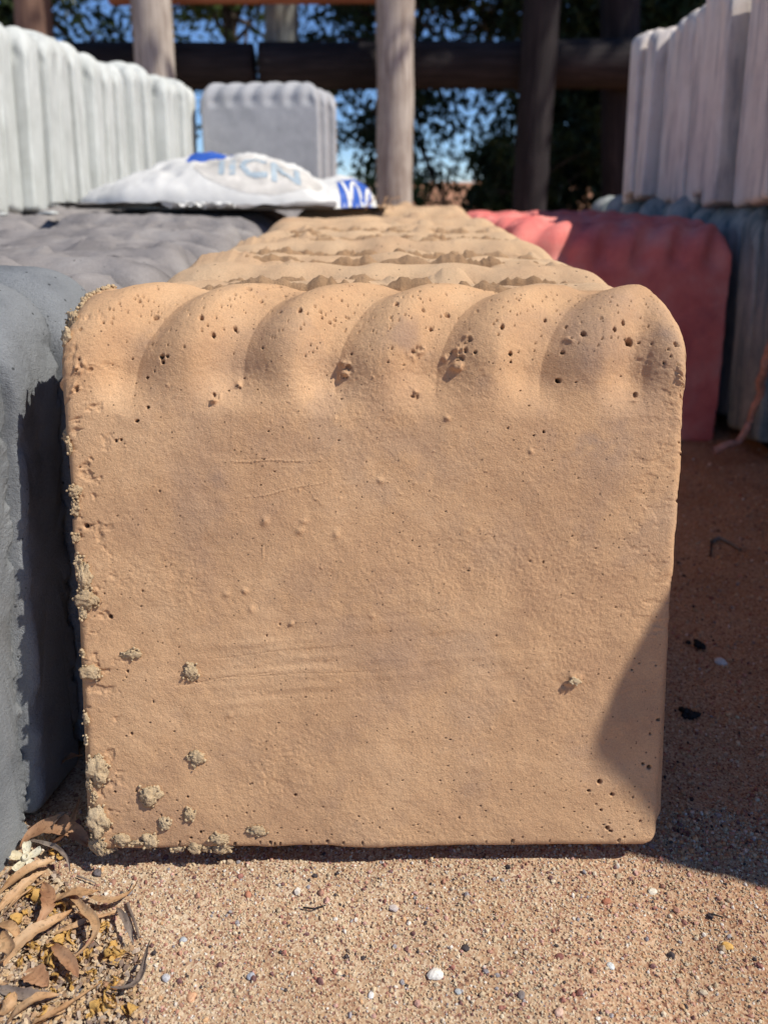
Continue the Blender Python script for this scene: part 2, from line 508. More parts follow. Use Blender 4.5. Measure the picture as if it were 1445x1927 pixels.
# --- the hero slab at the front
HX, HY, HZ = -0.0135, 0.982, 0.046
HYAW = R(0.9)
HLEAN = R(17.4)
hero_arr = list(slab_arrays(3, 600, 560, 84, -0.064, rough=0.8, flash=0.012, corner=0.055, edge_n=0.0014, crest=0.62, lobe=0.029))
hero_arr[0][..., 0] *= 0.985 + 0.040 * np.clip(hero_arr[0][..., 2], 0, 1)
HM = Matrix.Translation((HX * S, HY * S, HZ * S)) @ Euler((-HLEAN, R(0.4), HYAW), 'XYZ').to_matrix().to_4x4() @ Matrix.Diagonal((0.982, 1, 0.985, 1))
HMI = HM.inverted()
camM = Euler((math.pi / 2 - PITCH, 0, 0)).to_matrix()

P, Nn, xs, sec, Wc = hero_arr
Hm = np.array(HM)[:3]
base_world = (P * S) @ Hm[:, :3].T + Hm[:, 3]
rel = base_world - np.array([0, 0, CAM_H])
cl = rel @ np.array(camM)           # camera-local coordinates
UPX = 722.5 + F_PX * cl[..., 0] / -cl[..., 2]
VPX = 963.5 - F_PX * cl[..., 1] / -cl[..., 2]
nfr = 5 + 560 + 84

def locate(px, py):
    d = (UPX[:nfr] - px) ** 2 + (VPX[:nfr] - py) ** 2
    i, j = np.unravel_index(np.argmin(d), d.shape)
    return i, j

hole_shade = np.zeros(P.shape[:2]); smudge = np.zeros(P.shape[:2]); disp = np.zeros(P.shape[:2])
ARC = np.repeat((np.concatenate([[0], np.cumsum(np.hypot(*(np.diff(sec, axis=0)).T))]))[:, None], P.shape[1], 1)
XX = P[..., 0]
def stamp(px, py, r_px, depth, shade_amt=0.0, aspect=1.0, ang=0.0, lump=False, ragged=0.0):
    i, j = locate(px, py)
    r = r_px / 1075.0
    rr = r * 1.6
    # window of rows / columns
    dx = xs - XX[i, j]; da = ARC[:, 0] - ARC[i, j]
    ci = np.where(np.abs(da) < rr * max(1, aspect) * 1.3)[0]; cj = np.where(np.abs(dx) < rr * max(1, aspect) * 1.3)[0]
    if len(ci) == 0 or len(cj) == 0: return
    A, B = np.meshgrid(da[ci], dx[cj], indexing='ij')
    c, s = math.cos(ang), math.sin(ang)
    u = (B * c + A * s) / aspect; v = -B * s + A * c
    q = np.hypot(u, v) / r
    if ragged: q = q * (1 + ragged * fbm(B * 200, A * 200, px, 5, 3))
    sl = np.ix_(ci, cj)
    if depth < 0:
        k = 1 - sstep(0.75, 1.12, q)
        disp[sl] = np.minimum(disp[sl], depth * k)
        hole_shade[sl] = np.maximum(hole_shade[sl], shade_amt * (1 - sstep(0.70, 1.0, q)))  # painted shade, strongest at the middle of the hole
    else:
        disp[sl] += depth * np.exp(-q * q * 1.6)

# bubble holes read off the photograph: x, y, radius in its pixels
HOLES = [(302,599,6),(385,597,4.5),(387,602,3),(408,634,4.5),(449,620,4),(313,670,4.5),(322,671,3),(315,682,3.2),(284,711,2.6),(285,766,3),(265,792,3.6),
 (475,545,6),(487,520,4.6),(529,540,6),(496,568,4),(540,557,5),(555,556,3.4),(567,583,5),(531,586,3.2),(594,577,2.6),(605,587,3),(622,607,3),(631,604,3.2),(655,600,3.2),
 (609,600,2),(643,565,2.6),(274,571,3.5),(292,541,2.6),(306,547,2.8),(222,554,2.4),(207,608,2.8),(163,618,3),(218,585,2.2),(199,587,2),(160,674,3),
 (818,517,4.6),(745,572,4.8),(787,560,3),(793,583,4),(786,548,2.4),(838,593,5.5),(808,619,4.4),(836,551,3),(775,557,1.8),(734,598,2.2),
 (940,615,4.2),(1018,600,4.2),(956,664,4.4),(890,665,3),(1020,555,3.2),(957,681,2),(1055,617,3.6),(1088,631,5.6),(1164,604,4.2),(1148,617,4.6),(1175,642,9.5),(1192,645,2.5),
 (1051,664,4),(1044,717,5.2),(1213,556,3.4),(1177,562,2.2),(1259,644,4),(1282,661,5),(1276,715,3.8),(1237,682,3),(1292,684,2.5),(1253,590,2),(1208,617,2),
 (1275,741,4),(1276,853,3.6),(1270,943,4.2),(1272,832,2.2),(1282,880,3),(168,990,4.4),(209,1160,4.6),(240,1264,2.8),(245,1380,2.6),(287,1320,1.8),(235,1386,1.8),(225,830,3),(234,828,2.5),
 (1132,1472,5.5),(1112,1489,3.4),(1156,1496,4.2),(1226,1443,5),(1214,1437,3),(1135,1524,2.8),(1148,1558,4.2),(1155,1565,3.6),(1170,1580,3),(1173,1588,3),(1242,1354,3),(1225,1380,2),(1209,1545,2.4),(1195,1500,2),
 (1100,1550,1.6),(1110,1557,1.8),(1180,1575,2),(1195,1560,2),(1200,1572,1.8),(1188,1552,1.6),(1141,1552,1.8),
 (967,1582,3.6),(896,1598,3.4),(615,1585,3.2),(505,1585,3),(555,1496,3),(374,1566,3.2),(438,1588,3.4),(481,1601,4.2),(443,1602,4),(350,1500,2.4),(252,1490,2.4),(212,1490,2.5),(333,1585,2.2),(355,1577,2.6),(496,1590,2),
 (1019,812,2.2),(1000,820,1.8),(1021,1058,2),(880,1075,1.8),(1076,1117,1.6),(1190,1260,1.8),(1216,1300,1.6),(1284,812,2.5),(1281,760,2)]
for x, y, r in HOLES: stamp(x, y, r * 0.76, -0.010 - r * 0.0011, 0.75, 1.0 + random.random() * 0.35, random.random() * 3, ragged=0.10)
for _ in range(380):             # small bubbles, thick at the top and near the foot
    q = random.random()
    if q < 0.55: x, y = random.uniform(190, 1280), 530 + abs(random.gauss(0, 1)) * 85
    elif q < 0.75: x, y = random.uniform(190, 1230), 1600 - abs(random.gauss(0, 1)) * 60
    else: x, y = random.uniform(150, 1270), random.uniform(560, 1600)
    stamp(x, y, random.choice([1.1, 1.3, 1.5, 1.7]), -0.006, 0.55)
# proud bumps and blisters
for x, y, r, d in [(500,982,8,.004),(573,981,7,.003),(566,1000,7,.003),(634,1005,8,.003),(884,762,11,-.0),(461,1112,6,.003),(473,1146,7,.003),(428,1118,6,.002),(548,1174,5,.004),(840,787,5,.004),(835,675,6,.004),
                   (430,1345,7,.002),(995,850,5,.003),(880,1000,4,.002),(715,905,6,.003),(700,1160,6,.002),(1078,1278,9,.006),(1068,1285,6,.004),(1090,1276,6,.004),(1062,1297,5,.003)]:
    stamp(x, y, r, max(d, 0.001), 0, 1.3, random.random() * 3)
for _ in range(420):
    stamp(random.uniform(150, 1270), random.uniform(640, 1590), random.uniform(1.0, 2.2), random.uniform(0.0005, 0.0017), 0, random.uniform(1, 2.4), random.random() * 3)
# broken scabs with torn rims
for x, y, n, sp in [(155,700,5,20),(180,690,3,14),(150,730,4,14),(412,750,4,9),(455,728,4,7),(782,745,4,8),(780,665,7,9),(792,658,4,8),(655,690,7,10),(648,705,5,8),(862,668,8,16),(878,640,8,14),(857,690,4,8),(1270,690,4,8),(1272,705,3,7),(1062,640,4,8),(1187,745,3,6)]:
    for k in range(n):
        xx, yy = x + random.gauss(0, sp * 0.5), y + random.gauss(0, sp * 0.5)
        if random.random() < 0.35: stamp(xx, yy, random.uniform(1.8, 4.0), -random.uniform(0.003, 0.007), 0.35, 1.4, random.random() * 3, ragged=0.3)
        else: stamp(xx, yy, random.uniform(3, 6.5), random.uniform(0.003, 0.007), 0, 1.7, random.random() * 3)
for (x0_, y0_, x1_, y1_, d_) in [(440,868,575,866,.0012),(480,935,620,905,.0010),(590,935,608,950,.0012),(497,1030,497,1050,.0014),(860,640,905,600,.0008),(1010,560,1060,545,.0008),(330,1290,520,1262,-.0009),(390,1240,640,1215,-.0008),(420,1275,700,1262,-.0008)]:
    nn_ = int(math.hypot(x1_ - x0_, y1_ - y0_) / 2.5)
    for q_ in range(nn_):
        t_ = q_ / nn_
        stamp(x0_ + (x1_ - x0_) * t_, y0_ + (y1_ - y0_) * t_ + 1.5 * math.sin(t_ * 9), 1.5, d_ * 1.2 if d_ > 0 else d_)
Zf = P[..., 2]
frontmask = (np.arange(P.shape[0]) < nfr)[:, None]
# fine skin: cast ripples, worn rough band near the right edge, general grain
rip = np.exp(-((XX + 0.17) / 0.2) ** 2 - ((Zf - 0.31) / 0.07) ** 2) + 0.8 * np.exp(-((XX - 0.02) / 0.25) ** 2 - ((Zf - 0.37) / 0.05) ** 2)
disp += 0.0013 * rip * vnoise(XX * 9, (Zf - 0.07 * XX) * 95, 0, 41) * frontmask
disp += 0.00022 * fbm(XX * 70, ARC * 70, 0, 43, 4) * frontmask
disp += 0.0005 * fbm(XX * 17, ARC * 17, 0, 49, 3) * frontmask
grain = vnoise(XX * 190 + ARC * 95, ARC * 190 - XX * 95, 0, 44) * 0.7 + vnoise(XX * 150 - ARC * 210, ARC * 150 + XX * 210, 0, 48) * 0.6
disp += (0.00012 + 0.00045 * sstep(0, 1, fbm(XX * 6, ARC * 6, 0, 47, 2))) * grain * frontmask
disp += -0.0011 * sstep(0.3, 0.9, fbm(XX * 48, ARC * 75, 0, 45, 4) * (0.35 + 0.9 * sstep(0.33, 0.47, XX) * sstep(0.92, 0.8, Zf) * sstep(0.2, 0.45, Zf))) * sstep(0.36, 0.46, XX) * frontmask
disp += -0.003 * sstep(0.35, 0.9, fbm(XX * 60, ARC * 60, 0, 46, 4)) * sstep(-0.41, -0.48, XX) * frontmask
for (sx, sy, sr, am, asx) in [(765,640,55,.55,0.8),(290,650,40,.6,0.8),(412,915,26,.7,.6),(1110,830,60,.55,1.2),(1095,1000,40,.3,1.2),(1170,970,34,.4,1.5),(760,870,90,.3,1.5),(1250,630,30,.55,.8),(600,790,90,.28,2.0),(740,1200,120,.22,2.0),(380,980,80,.22,1.6),(920,1010,80,.25,1.2),(1080,690,50,.4,1.0),(900,690,50,.35,1),(450,680,50,.3,1.3),(590,1110,60,.2,2),(650,1500,50,.22,1.6)]:
    i, j = locate(sx, sy)
    q = (((XX - XX[i, j]) / asx) ** 2 + (ARC - ARC[i, j]) ** 2) / (sr / 1075.0) ** 2
    smudge = np.maximum(smudge, am * np.exp(-q) * sstep(-0.5, 0.7, fbm(XX * 22, ARC * 22, 0, 51, 4)) * frontmask)
P2 = P + Nn * disp[..., None]
hero_me = slab_mesh('edging_slab', (P2,), M['tan_hero'])
for nm, A in (('hole_shade', hole_shade), ('smudge', smudge)):
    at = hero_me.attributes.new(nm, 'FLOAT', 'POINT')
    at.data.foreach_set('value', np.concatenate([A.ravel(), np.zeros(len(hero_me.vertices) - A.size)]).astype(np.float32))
hero = link('edging_slab', hero_me)
hero.matrix_world = HM
G_TAN = 'tan edging slabs stood in the middle row'
tag(hero, 'tan concrete edging slab nearest the camera, its full pitted front face in view', 'edging slab', G_TAN, 'thing')

# --- crumbly mortar lumps stuck to the hero slab (parts)
def ico(sub=1):
    import bmesh
    bm = bmesh.new(); bmesh.ops.create_icosphere(bm, subdivisions=sub, radius=1.0)
    V = np.array([v.co[:] for v in bm.verts]); F = np.array([[v.index for v in f.verts] for f in bm.faces])
    bm.free(); return V, F
ICO1 = ico(1); ICO2 = ico(2); ICO4 = ico(4)

def crumb_cluster(name, pts, rad, mat, seed=0, flat=0.75, subset=ICO2):
    Vs, Fs, off = [], [], 0
    r = np.random.default_rng(seed)
    for (x, y, z), rr in zip(pts, rad):
        v = subset[0].copy()
        n = 1 + 0.28 * fbm(v[:, 0] * 1.7 + x * 900, v[:, 1] * 1.7 + y * 700, v[:, 2] * 1.7 + seed, seed, 3)
        v = v * n[:, None] * rr * np.array([r.uniform(.8, 1.2), flat, r.uniform(.8, 1.2)])
        Vs.append(v + np.array([x, y, z])); Fs.append(subset[1] + off); off += len(v)
    return mesh_np(name, np.concatenate(Vs), None, mat, True, np.concatenate(Fs))

LUMPS = [(160,1085,14,34),(150,1060,7,18),(168,1125,24,20),(157,1152,9,14),(172,1265,22,16),(165,1352,9,14),(163,1392,7,10),(186,1448,24,32),(172,1475,9,18),(178,1500,7,14),(186,1545,22,36),(186,1595,26,20),(205,1606,16,7),
         (143,925,13,12),(143,955,9,18),(128,818,9,14),(133,842,8,16),(132,602,16,20),(128,635,13,16),(145,1010,8,10),(158,1230,6,9),
         (250,1230,22,11),(361,1263,16,18),(369,1424,17,14),(368,1438,5,8),(282,1496,22,24),(311,1548,13,15),(357,1530,12,15),(484,1562,20,12),(232,1580,17,15),(257,1584,14,7),(284,1580,16,17),(367,1593,18,13),(333,1602,14,8),
         (413,1578,22,13),(418,1600,22,12),(388,1608,12,7),(1077,1279,12,9)]
for k, (px, py, rx, ry) in enumerate(LUMPS):
    i, j = locate(px, py)
    n = Nn[i, j]
    sc = S / 1075.0
    rx *= 1.0; ry *= 1.0
    c = P2[i, j] * S + n * sc * 2.0
    rr = random.Random(k)
    v, f = ICO4
    r0 = 1 + 0.38 * fbm(v[:, 0] * 1.5 + k * 7, v[:, 1] * 1.5, v[:, 2] * 1.5, k, 3)
    r0 = r0 + 0.30 * (1 - np.abs(fbm(v[:, 0] * 4.5 + k, v[:, 1] * 4.5, v[:, 2] * 4.5, k + 3, 3))) - 0.26 + 0.16 * fbm(v[:, 0] * 9, v[:, 1] * 9, v[:, 2] * 9, k, 2)
    body = v * r0[:, None] * np.array([rx * sc * 0.86, min(rx, ry) * sc * 0.42, ry * sc * 0.86])
    Vs, Fs, off = [body], [f], len(v)
    for _ in range(int(5 + rx * ry * 0.035)):
        a = rr.random() * 2 * math.pi; q = rr.uniform(0.5, 1.15)
        cv = ICO1[0] * (1 + 0.35 * vnoise(ICO1[0][:, 0] * 2 + _, ICO1[0][:, 1] * 2, ICO1[0][:, 2] * 2, k))[:, None] * sc * rr.uniform(1.2, 3.6)
        Vs.append(cv + np.array([math.cos(a) * q * rx * sc, -sc * rr.uniform(0, 3), math.sin(a) * q * ry * sc])); Fs.append(ICO1[1] + off); off += len(cv)
    me = mesh_np('mortar_lump', np.concatenate(Vs), None, M['mortar'], True, np.concatenate(Fs))
    o = link('mortar_lump', me, hero, Vector(c))
    if abs(n[0]) > 0.4: o.rotation_euler = (0, 0, -0.6 if n[0] < 0 else 0.6)
# crust of mortar along the rounded upper left corner
pts, rad = [], []
rr = random.Random(77)
for t in np.linspace(0, 1, 90):
    px = 128 + 85 * t ** 0.9; py = 598 - 78 * math.sin(t * math.pi / 2) ** 0.9
    i, j = locate(px, py)
    p = P2[i, j] * S
    for _ in range(3):
        pts.append((p[0] + rr.uniform(-1, 1) * 0.0014, p[1] + rr.uniform(-1, 1) * 0.002, p[2] + rr.uniform(-.4, 1) * 0.0012)); rad.append(rr.uniform(0.0005, 0.0014))
o = link('mortar_crust', crumb_cluster('mortar_crust', pts, rad, M['mortar'], 9, 0.9, ICO1), hero)
o['kind'] = 'stuff'

# --- rows of slabs
ORD = ['first', 'second', 'third', 'fourth', 'fifth', 'sixth', 'seventh', 'eighth', 'ninth', 'tenth', 'eleventh', 'twelfth', 'thirteenth', 'fourteenth', 'fifteenth', 'sixteenth', 'seventeenth', 'eighteenth', 'nineteenth', 'twentieth']
TENS = ['', '', 'twenty', 'thirty', 'forty']
def ordinal(n):
    if n <= 20: return ORD[n - 1]
    t, u = divmod(n, 10)
    return 'thirtieth' if n == 30 else 'fortieth' if n == 40 else TENS[t] + '-' + ORD[u - 1]

def variants(prefix, mat, n=3, nx=110, nf=50, na=22, **kw):
    return [slab_mesh('edging_slab', slab_arrays(prefix + 13 * k, nx, nf, na, -0.06 + 0.05 * (k % 3), **kw), mat) for k in range(n)]

def row(meshes, n, x0, y0, dy, dx=0.0, yw=0.6, z=0.0, lean=LEAN, label='', cat='edging slab', group='', jit=0.012, zj=0.012, seed=0, first=1, overrides={}, soft=None, dz=0.0, bend=0.0):
    rr = random.Random(seed)
    out = []
    for k in range(n):
        ln = lean if soft is None else min(lean, R(soft + 0.9 * k))
        me = meshes[k % len(meshes)] if k < len(meshes) else meshes[rr.randrange(len(meshes))]
        o = place_slab(me, 'edging_slab', x0 + dx * k + (bend(k) if callable(bend) else bend) + rr.gauss(0, jit), y0 + dy * k + rr.gauss(0, 0.005), z + dz * k + rr.uniform(-zj, zj) , ln + R(rr.gauss(0, 0.5)), R(rr.gauss(0, 0.5)), R(rr.gauss(0, yw)))
        lab = overrides.get(k) or label.format(o=ordinal(k + first))
        tag(o, lab, cat, group, 'thing')
        out.append(o)
    return out

tan_v = variants(100, M['tan'], 4, 200, 60, 40, flash=0.05, hbf=0.62, T=0.178, lobe=0.011, top_noise=0.007, rough=1.3, crest=0.93, edge_n=0.002)
tans = row(tan_v, 16, 0.0, HY + 0.212, 0.215, z=0.004, group=G_TAN, seed=3, zj=0.030, jit=0.010,
           label='{o} tan edging slab of the middle row, only its lit rope top showing', first=2)
# rough lip of set mortar left along the rear top edge of each slab
def seam_mesh(seed, mat, h=0.02, xw=0.43):
    n, m = 150, 9
    U, V_ = np.meshgrid(np.linspace(-1, 1, n), np.linspace(-1, 1, m))
    prof = np.sqrt(np.clip(1 - V_ ** 2, 0, 1))
    X = U * xw
    k = np.clip(0.55 + 0.38 * fbm(U * 9, 0.3, 0, seed, 5, 0.62), 0.1, 1.3)
    Y = T - 0.010 + V_ * 0.024 * (0.5 + 0.7 * k) + 0.008 * fbm(U * 5, 2.2, 0, seed + 1, 4)
    Z = 0.965 + prof * (0.030 + h * k) * (1 - np.abs(U) ** 10) + 0.002 * fbm(U * 30, V_ * 3, 0, seed + 2, 3) * prof
    me = mesh_np('mortar_lip', np.stack([X, Y, Z], -1).reshape(-1, 3) * S, grid_faces(m, n), mat)
    return me
M['lip'] = concrete('rough_tan_mortar_lip', (0.46, 0.285, 0.155), (0.55, 0.36, 0.21), (0.35, 0.21, 0.11), (0.28, 0.165, 0.09), 0.6, 1.8, False)
lips = [seam_mesh(60 + 7 * k, M['lip'], 0.034) for k in range(4)]
for k, o in enumerate([hero] + tans):
    if k < 9:
        lp = link('mortar_lip', lips[k % 4], o)
        if k: lp.location = (0, -0.012 * S, 0.004 * S)
for k, dz_ in ((0, -0.012), (1, 0.014), (2, -0.010), (4, 0.016), (6, 0.012), (15, 0.03)): tans[k].location.z += dz_ * S
# torn flakes standing on two tan tops
def flake(parent, x, z, y, w, h, seed):
    n, m = 40, 6
    u = np.linspace(-1, 1, n); v = np.linspace(0, 1, m)
    U, V_ = np.meshgrid(u, v)
    top = np.clip(1 - U ** 2, 0, 1) ** 0.6 * (0.85 + 0.25 * fbm(U * 3, 0.5, 0, seed, 4))
    X = x + U * w / 2; Z = z + V_ * top * h - 0.006
    Y = y + 0.012 * vnoise(U * 2, V_ * 2, 0, seed) + V_ * 0.02
    A = np.stack([X, Y, Z], -1).reshape(-1, 3); B = A + np.array([0, 0.012, -0.002])
    F = grid_faces(m, n); F2 = F[:, ::-1] + len(A)
    rim = (m - 1) * n + np.arange(n - 1)
    Fr = np.stack([rim, rim + 1, rim + 1 + len(A), rim + len(A)], -1)
    me = mesh_np('chipped_flake', np.concatenate([A, B]) * S, np.concatenate([F, F2, Fr]), M['tan'])
    link('chipped_flake', me, parent)
flake(tans[2], -0.31, 0.985, T - 0.02, 0.22, 0.055, 2)
flake(tans[3], 0.36, 0.985, T - 0.02, 0.28, 0.05, 7)
flake(tans[1], 0.06, 0.985, T - 0.02, 0.14, 0.022, 12)

# grey row to the left
G_GREY = 'grey edging slabs stood in the row left of the tan row'
bg_me = [slab_mesh('edging_slab', slab_arrays(200 + 31 * k, 230, 230, 50, -0.03 + 0.06 * k, rough=0.22, lobe=0.003, chip=0.002, right_chip=(0.012, 0.008, 0.006)[k], flash=0.0, corner=0.15, top_noise=0.001, crest=0.8, edge_n=0.003, nb=260, jag=0.012), M['blue_grey']) for k in range(3)]
g = place_slab(bg_me[0], 'edging_slab', -1.178, 0.885, 0.0, R(15), R(1.2), R(0))
tag(g, 'nearest blue-grey edging slab, its chipped lit edge filling the left of the frame', 'edging slab', G_GREY, 'thing')
g = place_slab(bg_me[1], 'edging_slab', -1.150, 1.085, 0.025, R(14.5), R(0.8), R(0))
tag(g, 'second blue-grey edging slab, split by the diagonal shadow beside the tan slab', 'edging slab', G_GREY, 'thing')
g = place_slab(bg_me[2], 'edging_slab', -1.115, 1.285, 0.022, R(14), R(0.4), 0)
tag(g, 'third blue-grey edging slab, its smooth rounded top corner meeting the tan slab', 'edging slab', G_GREY, 'thing')
brown_v = variants(300, M['brown_grey'], 4, 160, 50, 36, flash=0.05, hbf=0.62, T=0.178, lobe=0.012, chip=0.006, top_noise=0.010, rough=1.3, corner=0.14, crest=0.85)
gl = []
rows_brown = row(brown_v, 28, -1.085, 1.49, 0.212, z=0.0, seed=8, zj=0.026, jit=0.012, group=G_GREY, first=1, lean=R(14),
    label='{o} rough brownish grey edging slab behind the blue-grey ones in the left row')
M['dark_lip'] = concrete('rough_charcoal_mortar_lip', (0.12, 0.11, 0.11), (0.20, 0.185, 0.18), (0.07, 0.065, 0.065), (0.08, 0.07, 0.07), 0.5, 1.6, False)
dl = [seam_mesh(160 + 7 * k, M['dark_lip'], 0.019) for k in range(3)]
for k, o in enumerate(rows_brown[:10]):
    link('mortar_lip', dl[k % 3], o)
row(brown_v, 25, -2.16, 3.2, 0.205, dx=0.004, z=-0.005, seed=9, zj=0.018, group='grey edging slabs carrying the white slabs', lean=R(14),
    label='{o} brownish grey slab of the bottom layer under the white slabs')

# white slabs, second layer at the left
white_v = variants(400, M['white'], 4, 70, 50, 22, flash=0.02, chip=0.0, rough=0.35, edge_n=0.0015, lobe=0.022, T=0.172)
whites = row(white_v, 17, -2.72, 4.05, 0.206, dx=0.0315, z=0.985, dz=-0.0015, lean=R(13), seed=12, zj=0.03, jit=0.032, yw=1.4, group='white edging slabs stacked on the grey row',
    label='{o} white edging slab from the near end of the upper left stack')

for k, o in enumerate(whites): o.scale = (1, 1, 1 + 0.060 * (1 - k / 16))
# mid grey slab standing behind the sack
mid_v = variants(450, M['mid_grey'], 2, 120, 60, 24, flash=0.0, rough=0.6, lobe=0.022)
for k, lab in enumerate(['smooth mid-grey edging slab standing upright behind the white sack', 'second mid-grey slab, just its pale right edge showing behind the first', 'rearmost mid-grey slab of three leaning behind the white sack']):
    g = place_slab(mid_v[k % 2], 'edging_slab', -1.075 + 0.055 * k, 7.30 + 0.2 * k, 0.95 - 0.012 * k, R(10), R(-0.8 + 0.5 * k), R(-1.0))
    tag(g, lab, 'edging slab', 'mid-grey slabs behind the sack', 'thing')

# red row at the right
red_v = variants(500, M['red'], 3, 170, 60, 30, flash=0.012, rough=1.0, corner=0.09)
row(red_v, 9, 1.045, 3.40, 0.205, z=-0.005, lean=R(12), seed=15, zj=0.012, group='red edging slabs stood right of the tan row', dx=-0.004,
    label='{o} red edging slab from the camera side, top half in shade',
    overrides={0: 'front red edging slab, its whole shaded red face showing beside the tan slab'})

# tall stack at the right: weathered lower layer, pinkish upper layer
green_v = variants(600, M['green_grey'], 3, 70, 50, 22, flash=0.02, chip=0.0, rough=0.5, edge_n=0.003, lobe=0.02, T=0.176)
row(green_v, 29, 2.05, 0.42, 0.206, dx=0.004, dz=-0.0022, bend=lambda k: 0.22 if k < 13 else 0.0, z=0.11, lean=R(12), seed=21, zj=0.03, jit=0.03, group='weathered grey-green slabs under the pinkish ones',
    label='{o} weathered grey-green slab of the lower right layer counting from the camera')
pink_v = variants(700, M['pink'], 4, 80, 50, 24, flash=0.02, chip=0.0, rough=0.35, corner=0.09, edge_n=0.0015, lobe=0.022, T=0.172)
row(pink_v, 25, 2.035, 0.64, 0.205, dx=0.0052, dz=-0.0032, bend=lambda k: 0.105 if k < 5 else 0.26 if k < 10 else 0.17 if k < 11 else 0.09 if k < 12 else 0.03 if k < 13 else 0.0, z=1.10, soft=0.5, lean=R(11), seed=22, zj=0.03, jit=0.030, yw=1.3, group='pinkish white slabs in the upper right layer',
    label='{o} pinkish white slab of the upper right layer counting from the camera')
for k, y in enumerate((0.7, 2.6, 4.5, 6.2)):
    me = None
def beam(name, p0, p1, w, h, mat, seed=0):
    """sawn timber with softened, slightly uneven arrises"""
    p0, p1 = Vector(p0), Vector(p1)
    L = (p1 - p0).length
    n = 24
    sec_ = []
    for a in range(16):
        q = a / 16 * 2 * math.pi
        c, s = math.cos(q), math.sin(q)
        k = 1 / max(abs(c), abs(s)) ** 0.85
        sec_.append((c * k * w / 2, s * k * h / 2))
    sec_ = np.array(sec_)
    t = np.linspace(0, L, n)
    V = []
    for z in t:
        j = 1 + 0.03 * vnoise(sec_[:, 0] * 40, sec_[:, 1] * 40, z * 6, seed)
        V.append(np.column_stack([sec_[:, 0] * j, sec_[:, 1] * j, np.full(16, z)]))
    V = np.concatenate(V)
    F = grid_faces(n, 16, True)
    c0, c1 = len(V), len(V) + 1
    V = np.concatenate([V, [[0, 0, 0], [0, 0, L]]])
    i = np.arange(16)
    tr = np.concatenate([np.stack([(i + 1) % 16, i, np.full(16, c0)], -1), np.stack([(n - 1) * 16 + i, (n - 1) * 16 + (i + 1) % 16, np.full(16, c1)], -1)])
    me = mesh_np(name, V, F, mat, True, tr)
    o = link(name, me, None, p0)
    o.rotation_euler = (p1 - p0).to_track_quat('Z', 'Y').to_euler()
    return o
for x, lab in ((1.8, 'dark timber bearer under the near side of the right stack'), (2.5, 'dark timber bearer under the far side of the right stack')):
    o = beam('timber_bearer', (x * S, 0.3 * S, 0.022 * S), (x * S, 6.4 * S, 0.022 * S), 0.1 * S, 0.05 * S, M['post_dark'], 3)
    tag(o, lab, 'timber beam')

# ------------------------------------------------------------------ sack on the rows
SKC = Vector((-0.86 * S, 4.72 * S, 0.985 * S))
SKL, SKD, SKH = 0.83 * S, 0.50 * S, 0.255 * S
def sack_point(u, v, off=0.0):
    """u along, v across (-1..1) on the upper skin"""
    r = np.clip(np.abs(u) ** 3.2 + np.abs(v) ** 2.8, 0, 1)
    prof = np.sqrt(np.maximum(1 - r, 0)) ** 0.95
    hump = 0.72 + 0.28 * np.exp(-((u + 0.02) / 0.5) ** 2) - 0.20 * sstep(-0.2, -0.95, u) + 0.10 * np.exp(-((u - 0.86) / 0.12) ** 2) - 0.22 * np.exp(-((u - 0.62) / 0.10) ** 2)
    z = SKH * prof * hump
    z = z + 0.0075 * fbm(u * 4.5, v * 3.2, 0, 61, 5, 0.6) * prof + 0.004 * np.abs(vnoise(u * 7 + v * 3, v * 2.2, 0, 62)) * prof
    x = u * SKL + 0.01 * vnoise(v * 2, 0.3, 0, 66) * np.abs(u)
    y = v * SKD * (1 - 0.25 * sstep(0.6, 1.0, np.abs(u)))
    return np.stack([x, y, z + off], -1)
def patch(name, cond_u, cond_v, mat, off, parent=None, nu=60, nv=30, shape=None):
    u = np.linspace(*cond_u, nu); v = np.linspace(*cond_v, nv)
    U, V_ = np.meshgrid(u, v)
    if shape: U, V_ = shape(U, V_)
    A = sack_point(U, V_, off).reshape(-1, 3)
    me = mesh_np(name, A, grid_faces(nv, nu), mat)
    return link(name, me, parent)
